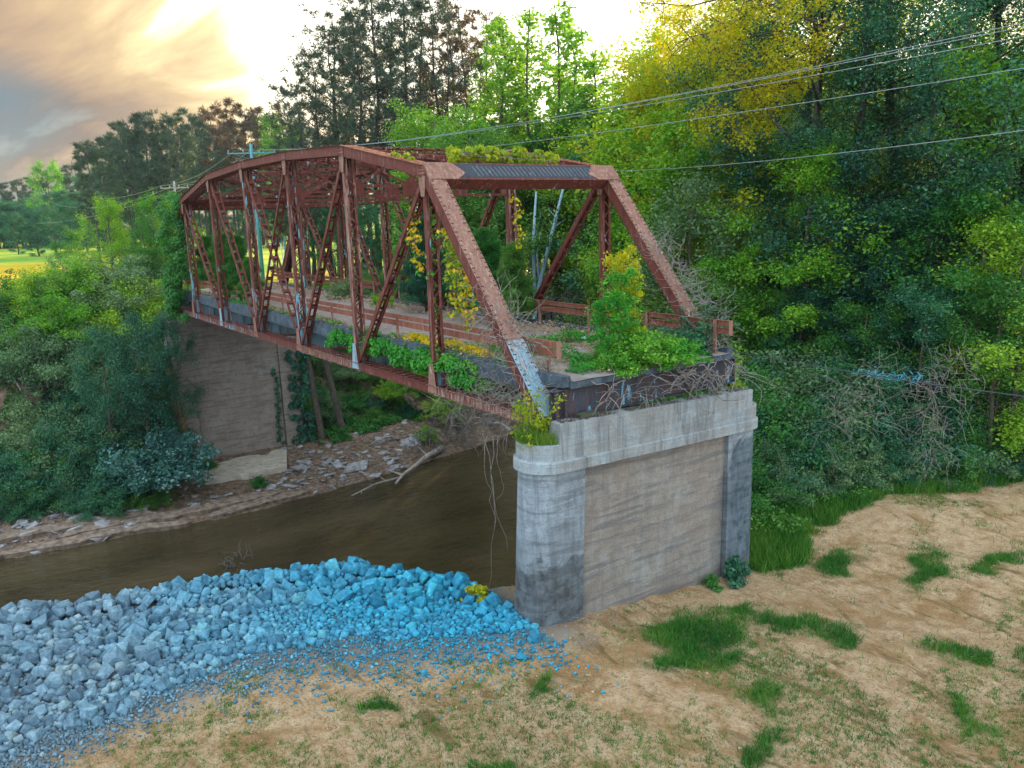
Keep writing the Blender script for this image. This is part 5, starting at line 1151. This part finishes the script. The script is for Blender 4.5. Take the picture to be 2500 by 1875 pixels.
V = np.stack([np.stack([xp-wx, yp-wy, z0_], -1), np.stack([xp+wx, yp+wy, z0_], -1), np.stack([xp+dx_+wx, yp+dy_+wy, z1_], -1), np.stack([xp+dx_-wx, yp+dy_-wy, z1_], -1)], 1).reshape(-1, 3)
tagp(link('straw_litter', np_mesh('straw_litter', V, np.arange(len(V)), 4), simple('brown_straw', (.07, .045, .02), (.34, .24, .12), 9)), 'bits of brown straw and twigs scattered on the sand', 'straw', None, 'stuff')

# far shore stones
random.seed(44); FS = [hull_rock(530+i, .35, 12) for i in range(6)]
for k in FS: k.materials.append(STONE)
def far_spot():
    r = random.random()
    if r < .46: u = random.uniform(-20, 350); v = 1278-.02*u+random.gauss(0, 38)
    elif r < .92: u = random.uniform(620, 1010); v = 1185-(u-640)*.24+random.gauss(0, 34)
    else: u = random.uniform(330, 640); v = random.uniform(1180, 1300)
    return on_z(u, v, -12.0)
cnt = 0; small = []
while cnt < 280 or len(small) < 1500:
    p = far_spot(); z = Hs(p[0], p[1])
    if z < WATER_Z+.02 or z > -10.6: continue
    if cnt < 280:
        s = random.uniform(.45, .8) if cnt < 90 else random.uniform(.28, .5)
        if cnt < 16: s = random.uniform(.9, 1.3)
        o = link('flat_stone', FS[random.randrange(6)], None); o.location = (p[0], p[1], z+.05); o.rotation_euler = (random.gauss(0, .22), random.gauss(0, .22), random.uniform(0, 6.28)); o.scale = (s*1.4, s*1.1, s); cnt += 1
        tagp(o, '%s flat grey stone %s' % ('large' if s > .8 else ('medium' if s > .4 else 'small'), 'near the driftwood on the far shore' if p[1] < -4.5 else ('below the far pier on the far shore' if p[1] < 4 else 'on the left part of the far shore')), 'stone', 'flat stones on the far shore')
    else: small.append((p[0], p[1], z+.02))
scatter_mesh('shore_shingle', small, [random.uniform(.08, .28) for _ in small], LOF, STONE, 'small flat shingle between the slabs of the far shore', 'shingle', 4, .4)
# layered rock ledges at the waterline
for k, (y0_, y1_, dx, th) in enumerate([(2.5, 12.5, .2, .18), (1.0, 9.5, 1.3, .2), (4, 14, 2.3, .22), (-5, 1.5, .3, .16), (-3.5, 3.0, 1.4, .18)]):
    ys = np.linspace(y0_, y1_, 26); m = MB(); top_ = []; 
    for y in ys:
        tt = (y-y0_)/(y1_-y0_); wd = 1.2*math.sin(math.pi*tt)**.5+.05; x = float(shore_far(y))+dx+.5*(float(vnoise(y, k, .7, 60+k))-.5); zz = WATER_Z+.06+dx*.085; top_.append((x, x+wd, y, zz))
    for (x, x2, y, zz) in top_: m.v += [(x, y, zz+th), (x2, y, zz+th+.04), (x+.06, y, zz-.25), ]
    for i in range(25): a = i*3; m.f += [(a, a+3, a+4, a+1), (a+2, a+5, a+3, a)]
    o = m.build('rock_ledge', LEDGE); tagp(o, ['long brown rock ledge at the left waterline of the far shore', 'brown ledge one step above the left waterline', 'upper brown rock ledge on the left of the far shore', 'short brown ledge at the waterline below the far pier', 'second short ledge below the far pier'][k], 'ledge')
m = MB(); P_ = [on_z(u, v, -11.45) for u, v in ((470, 1140), (700, 1060), (700, 1140), (610, 1160), (500, 1175))]; m.prism([(p[0], p[1], -11.75) for p in P_], (0, 0, 1), .42)
tagp(m.build('concrete_apron', APRON), 'pale cracked concrete slab at the foot of the far pier', 'concrete slab')
# driftwood
def log(u0, v0, u1, v1, z, r0, lab, bends=(), bare=True):
    a = on_z(u0, v0, z); b_ = on_z(u1, v1, z); m = MB(); pts = [a+(b_-a)*t+np.array([random.uniform(-.15, .15), random.uniform(-.15, .15), .25*math.sin(t*3.1)+random.uniform(-.05, .05)]) for t in np.linspace(0, 1, 7)]
    m.tube(pts, list(np.linspace(r0, r0*.35, 7)), 7)
    for k in range(5):
        p = pts[1+k]; d = np.array([random.uniform(-1, 1), random.uniform(-1, 1), random.uniform(-.1, .6)]); m.tube([p, p+d*.5, p+d*1.0+np.array([0, 0, .1])], [r0*.35, r0*.22, .01], 5, cap=False)
    tagp(m.build('driftwood_log', DRIFT, None, True), lab, 'driftwood')
log(1080, 1095, 965, 1180, -12.0, .26, 'large forked driftwood log lying at the edge of the water')
log(985, 1165, 862, 1210, -12.15, .10, 'thin driftwood branch reaching into the water from the forked log')
log(975, 1070, 905, 1085, -11.6, .14, 'short driftwood log on the stones below the bridge')
log(1245, 1050, 1190, 1035, -11.6, .16, 'driftwood log beside the near pier across the river')
log(420, 1185, 320, 1225, -12.0, .07, 'thin straight driftwood pole on the left of the far shore')
log(1290, 960, 1200, 1010, -11.0, .30, 'thick grey fallen trunk at the right of the far shore')
def brush(cpx, n, z, lab, seed):
    c = [on_z(u, v, z) for u, v in cpx]; tangle('brush_pile', c, 1.6 if n > 50 else .5, n, 2.4 if n > 50 else 1.1, .028, simple('dark_wet_twigs', (.05, .045, .045), (.20, .17, .16), 4) if 'brush_m' not in globals() else brush_m, lab, 'brush pile', seed=seed)
brush([(1100, 1040), (1150, 1030), (1190, 1010), (1050, 1080), (1120, 1060), (1210, 990)], 330, -11.3, 'tangled pile of dead branches on the far shore right of the driftwood', 71)
brush([(1380, 760), (1440, 770), (1340, 760), (1480, 790)], 200, -3.0, 'dark eroded bank with hanging roots seen under the far guard rail', 72)
brush([(570, 1385), (590, 1370)], 26, -12.25, 'half sunk dark branches in the middle of the river', 73)

# pale tangled creepers in the brambles
random.seed(12)
for i, (u, v, D) in enumerate([(2280, 960, 34.5), (2330, 900, 35), (2140, 960, 34), (2300, 1060, 35), (2050, 1000, 34)]):
    p = CAM+ray(u, v)*D/np.linalg.norm(ray(u, v)[:2]); tangle('dry_vine_tangle', [p, p+np.array([.3, -.3, .6]), p+np.array([0, .2, -.7])], .8, 42, 1.5, .011, TWIG, ['pale dead creeper draped over the brambles below the cable', 'pale dead creeper crowning the bramble mound', 'grey dead stems left of the bramble mound', 'pale thin stems standing at the foot of the brambles', 'grey tangled stems behind the grass strip'][i], 'dead creeper', seed=80+i, droop=.15)
# ------------------------------------------------------------------ grass on the sand
def scatter_grass():
    r = np.random.default_rng(61)
    n = 900000; x = r.uniform(-14.5, 3.5, n); y = r.uniform(-26, 13, n); g, st = grassy(x, y); spr = np.clip(vnoise(x, y, 2.3, 71)-.42, 0, 1)*np.clip(vnoise(x, y, .45, 72)-.35, 0, 1)*.42*np.where(y < 0, 1, .6)
    pr = np.clip(g*1.05-.02, 0, 1)**2.3*.8+spr*.5; keep = (r.random(n) < pr) & (st < .5) & ~((x > -.8) & (x < .8) & (y > -8.8) & (y < .8)) & (x < toe_x(y)-.1+8*(y < .2)); x, y, g = x[keep], y[keep], g[keep]
    P = np.stack([x, y, H(x, y)-.01], -1); V, F = blades(P, .20, .024, 62, .7)
    tn = 60000; tx2 = r.uniform(-14.5, 3, tn); ty2 = r.uniform(-26, 13, tn); kp = (r.random(tn) < np.clip((vnoise(tx2, ty2, 3.2, 77)*.65+vnoise(tx2, ty2, .8, 78)*.35-np.where(ty2 < -1, .42, .52))*5, 0, 1)**1.5) & (tx2 < toe_x(ty2)-.2+9*(ty2 < .2)) & ~((tx2 > -.9) & (tx2 < .9) & (ty2 > -8.8) & (ty2 < .8)); tx2, ty2 = tx2[kp], ty2[kp]
    bx = np.repeat(tx2, 7)+r.normal(size=len(tx2)*7)*.035; by = np.repeat(ty2, 7)+r.normal(size=len(tx2)*7)*.035; V2, F2 = blades(np.stack([bx, by, H(bx, by)-.01], -1), .11, .014, 67, .8)
    V = np.concatenate([V, V2]); F = np.arange(len(V))
    o = link('sparse_grass', np_mesh('sparse_grass', V, F, 3), GRASSM); tagp(o, 'thin green grass sprouting in patches across the sand', 'grass', None, 'stuff')
    n = 130000; x = r.uniform(-3.5, 9, n); y = r.uniform(-31, -8.3, n); g, st = grassy(x, y); keep = (r.random(n) < st) & (x < crest_x(y)+2); x, y = x[keep], y[keep]; P = np.stack([x, y, H(x, y)-.01], -1); V, F = blades(P, .42, .04, 63, .4)
    o = link('tall_grass', np_mesh('tall_grass', V, F, 3), GRASSM); tagp(o, 'tall rough grass strip between the sand and the wood', 'grass', None, 'stuff')
    n = 60000; x = r.uniform(shore_far(-3)+17, 62, n); y = r.uniform(-40, 16, n); P = np.stack([x, y, H(x, y)], -1)[(x-shore_far(y)) > 14]; V, F = blades(P, .45, .06, 64, .4)
    o = link('bank_grass', np_mesh('bank_grass', V, F, 3), GRASSM); tagp(o, 'rough grass on top of the far bank', 'grass', None, 'stuff')
    # low herbs carpeting the far steep bank
    n = 120000; y = r.uniform(-36, 17, n); x = shore_far(y)+r.uniform(7.2, 21, n); k = (vnoise(x, y, 1.3, 75) > .38) & ~((y > -9.2) & (y < 1) & (x < 43.2)); x, y = x[k], y[k]; V, F = leaves(np.stack([x, y, H(x, y)+.08+r.random(len(x))*.3], -1), .2, None, .6, .8, 65)
    o = link('bank_herbs', np_mesh('bank_herbs', V, F, 4), LF_MID); tagp(o, 'leafy herbs covering the steep far bank', 'ground cover', None, 'stuff')
    n = 26000; x = r.uniform(0, 9, n); y = r.uniform(-31, -9, n); g, st = grassy(x, y); k = (st > .6) & (vnoise(x, y, 1.1, 76) > .45); x, y = x[k], y[k]; V, F = leaves(np.stack([x, y, H(x, y)+.1+r.random(len(x))*.45], -1), .15, None, .5, .5, 66)
    o = link('strip_weeds', np_mesh('strip_weeds', V, F, 4), LF_MID); tagp(o, 'broad leaved weeds among the tall grass below the wood', 'weeds', None, 'stuff')
scatter_grass()
tangle('dry_twigs', [tuple(on_z(1430, 1590, -5.8)+np.array([0, 0, .1]))], .25, 40, .6, .007, TWIG, 'little heap of dry twigs on the sand in front of the pier', 'twigs', seed=91)
tangle('dry_twigs', [tuple(on_z(u, 1530, -5.9)+np.array([0, 0, .08])) for u in (1400, 1450, 1500)], .3, 40, .8, .008, TWIG, 'dry stems lying along the foot of the pier', 'twigs', seed=92)

# ------------------------------------------------------------------ poles, wires, small things
def pole(u, D, vtop, r0, lab, mt, arm=1.1):
    x, y, zg, h = col(u, D, vtop); root = thing('utility_pole', lab, 'utility pole', (x, y, zg)); m = MB(); m.tube([(0, 0, 0), (0, 0, h)], [r0, r0*.7], 8); m.build('pole', mt, root, True)
    rt = np.array([R2[0], R2[1]]); rt /= np.linalg.norm(rt)
    m = MB(); m.bar((-rt[0]*arm, -rt[1]*arm, h-.9), (rt[0]*arm, rt[1]*arm, h-.9), .12, .14, side=(0, 0, 1)); m.build('crossarm', mt, root)
    for s_ in (-1, -.35, .35, 1): m = MB(); m.tube([(rt[0]*arm*s_*.95, rt[1]*arm*s_*.95, h-.84), (rt[0]*arm*s_*.95, rt[1]*arm*s_*.95, h-.55)], [.05, .08], 6); m.build('insulator', WIRE, root)
    for s_ in (-1, 1): m = MB(); m.bar((0, 0, h-1.6), (rt[0]*arm*.7*s_, rt[1]*arm*.7*s_, h-.95), .03, .05, side=(0, 0, 1)); m.build('brace', mt, root)
    return np.array([x, y, zg+h-.55]), rt
tp, rt = pole(612, 92, 352, .24, 'tall blue-grey utility pole rising behind the bridge top chord', POLEW, 2.6)
tp2, _ = pole(424, 120, 442, .18, 'grey utility pole with crossarm left of the far end of the bridge', simple('grey_timber', (.2, .2, .2), (.36, .36, .35), 4), 1.9)
x, y, zg, h = col(686, 105, 520); root = thing('guyed_post', 'thin pale blue post on the meadow seen through the truss', 'post', (x, y, zg)); m = MB(); m.tube([(0, 0, 0), (-.25, -.2, h)], [.12, .09], 7); m.build('post', POLEW, root); m = MB(); m.bar((-.15, -.1, h*.8), (1.8, -1.2, h*.62), .05, .05); m.build('arm', WIRE, root)
root = None
p = col(672, 112, 594); root = thing('metal_frame', 'small white and blue metal frame standing on the meadow behind the truss', 'frame', (p[0], p[1], p[2])); m = MB()
for dx in (-.9, .9): m.bar((dx*rt[0], dx*rt[1], 0), (dx*rt[0]*.8, dx*rt[1]*.8, p[3]), .14, .14)
m.build('leg', simple('white_paint', (.6, .62, .64), (.75, .76, .76), 3), root); m = MB(); m.bar((-1.1*rt[0], -1.1*rt[1], p[3]), (1.1*rt[0], 1.1*rt[1], p[3]), .16, .16); m.build('top_bar', POLEW, root)
def wire(a, b_, sag, r0, lab, mt=WIRE):
    a, b_ = np.array(a), np.array(b_); m = MB(); m.tube([a+(b_-a)*t-np.array([0, 0, 4*sag*t*(1-t)]) for t in np.linspace(0, 1, 32)], r0, 4); tagp(m.build('power_line', mt), lab, 'cable')
def pix(u, v, D): d = ray(u, v); return CAM+d*D/np.linalg.norm(d[:2])
for (v, s_, lab, ex) in [(52, 1, 'uppermost power line crossing in front of the right hand wood', 0), (62, .35, 'second power line just below the uppermost one', 0), (88, -.35, 'third power line across the right hand wood', 0), (170, -1, 'fourth power line across the golden leaves', -1.2)]:
    wire(tp+np.array([rt[0]*s_*2.4, rt[1]*s_*2.4, ex]), pix(2640, v-26, 25.5), .9, .010, lab)
wire(pix(1400, 418, 60), pix(2640, 300, 25), .35, .011, 'lowest power line running from behind the truss to the right edge')
wire(pix(1735, 846, 30), pix(2640, 985, 23), .12, .016, 'dark sagging cable across the brambles', WIRED)
for (a, b_, sg) in [((-1, 0), (300, 476), 1.2), ((1, 0), (210, 545), 1.2), ((0, 0), (260, 500), 1.6)]:
    e = pix(b_[0]-120, b_[1], 190); wire(tp2+np.array([rt[0]*a[0]*1.7, rt[1]*a[0]*1.7, 0]), e, sg, .018, {-1: 'thin wire running left from the grey pole, uppermost', 1: 'thin wire running left from the grey pole, lowest', 0: 'thin wire running left from the grey pole, middle'}[a[0]])
    wire(tp2+np.array([rt[0]*a[0]*1.7, rt[1]*a[0]*1.7, 0]), tp+np.array([rt[0]*a[0]*1.7, rt[1]*a[0]*1.7, 0]), .8, .018, {-1: 'wire strung between the two utility poles, left end of the crossarms', 1: 'wire strung between the two utility poles, right end of the crossarms', 0: 'wire strung between the two utility poles, centre'}[a[0]])
# blue tarpaulin scraps on the cable
TARP = simple('blue_plastic', (.03, .16, .22), (.08, .32, .42), 6)
m = MB(); r = random.Random(3)
for k in range(60):
    t = r.random(); p_ = pix(2090+t*170, 912+t*22, 26.9)+np.array([r.gauss(0, .08), r.gauss(0, .08), r.gauss(.05, .07)]); d = np.array([r.uniform(-.1, .3), r.uniform(-.5, .1), r.uniform(-.12, .08)]); m.tube([p_, p_+d*.5+np.array([0, 0, .04]), p_+d], [.02, .018, .006], 3)
tagp(m.build('torn_netting', TARP), 'torn blue plastic netting caught on the sagging cable', 'netting')
# bench on the clearing
x, y, zg, h = col(1280, 76, 680); root = thing('garden_bench', 'small dark garden bench on the mown clearing behind the bridge', 'bench', (x, y, zg), YAW+math.pi/2); BM = simple('dark_wood', (.03, .025, .02), (.08, .06, .05), 5)
m = MB(); m.box((-1.0, -.3, .45), (1.0, .3, .52)); m.build('seat', BM, root); m = MB()
for k in range(9): m.box((-.95+k*.23, .28, .5), (-.89+k*.23, .33, 1.0))
m.box((-1.0, .27, 1.0), (1.0, .34, 1.08)); m.build('backrest', BM, root)
for sx_ in (-.92, .86):
    for sy_ in (-.28, .26): m = MB(); m.box((sx_, sy_, 0), (sx_+.07, sy_+.07, .45)); m.build('leg', BM, root)
# fragment of the neighbouring concrete column at the left edge
p_ = on_z(-25, 1500, -5.4); m = MB(); m.tube([(p_[0], p_[1]+.25, -8), (p_[0]+.05, p_[1]+.40, -4.3)], [.52, .46], 20)
tagp(m.build('concrete_column', CONC_FAR, None, True), 'brown concrete column cut by the left edge beside the rock heap', 'column')
# scrap of litter on the deck
m = MB(); m.add([(4.7, -5.6, DZ+.02), (4.9, -5.55, DZ+.12), (4.95, -5.8, DZ+.03), (4.72, -5.85, DZ+.1), (4.82, -5.7, DZ+.16)], [(0, 1, 4), (1, 2, 4), (2, 3, 4), (3, 0, 4)]); tagp(m.build('plastic_scrap', simple('pale_blue_plastic', (.3, .5, .58), (.5, .68, .74), 6)), 'crumpled pale blue plastic scrap on the deck', 'litter')

# ------------------------------------------------------------------ air
def haze(dens):
    m = bpy.data.materials.new('pale_air'); m.use_nodes = True; t = m.node_tree; t.nodes.clear(); o = N(t, 'ShaderNodeOutputMaterial'); v = N(t, 'ShaderNodeVolumePrincipled'); L(t, v.outputs[0], o.inputs['Volume'])
    v.inputs['Color'].default_value = (.50, .78, .95, 1); v.inputs['Density'].default_value = dens; v.inputs['Anisotropy'].default_value = .3
    mb = MB(); mb.box((-950, -1350, -16), (1550, 1050, 60)); h = mb.build('haze', m); h['kind'] = 'stuff'
HAZE = 0.00014
if HAZE: haze(HAZE)

# ------------------------------------------------------------------ labels of look-alikes: say which one, counted from the left of the view
ORD = ['first', 'second', 'third', 'fourth', 'fifth', 'sixth', 'seventh', 'eighth', 'ninth', 'tenth', 'eleventh', 'twelfth', 'thirteenth', 'fourteenth', 'fifteenth', 'sixteenth', 'seventeenth', 'eighteenth', 'nineteenth', 'twentieth']
by = {}
for o in bpy.data.objects:
    if o.parent is None and 'group' in o and 'label' in o: by.setdefault((o['group'], o['label']), []).append(o)
for (g, lab), obs in by.items():
    if not 2 <= len(obs) <= 20 or g.startswith('boulders'): continue
    def sx__(o):
        d = np.array(o.location)-CAM; return (d@R2)/max(d@_F, .1)
    obs.sort(key=sx__); words = lab.split()
    for k, o in enumerate(obs):
        if len(words) <= 12: o['label'] = lab+', %s from the left' % ORD[k]
        else: o['label'] = ' '.join(words[:2])+' '+o.name.split('.')[0].replace('_', ' ')+', '+ORD[k]+' from the left of '+' '.join(words[-4:]) if False else lab
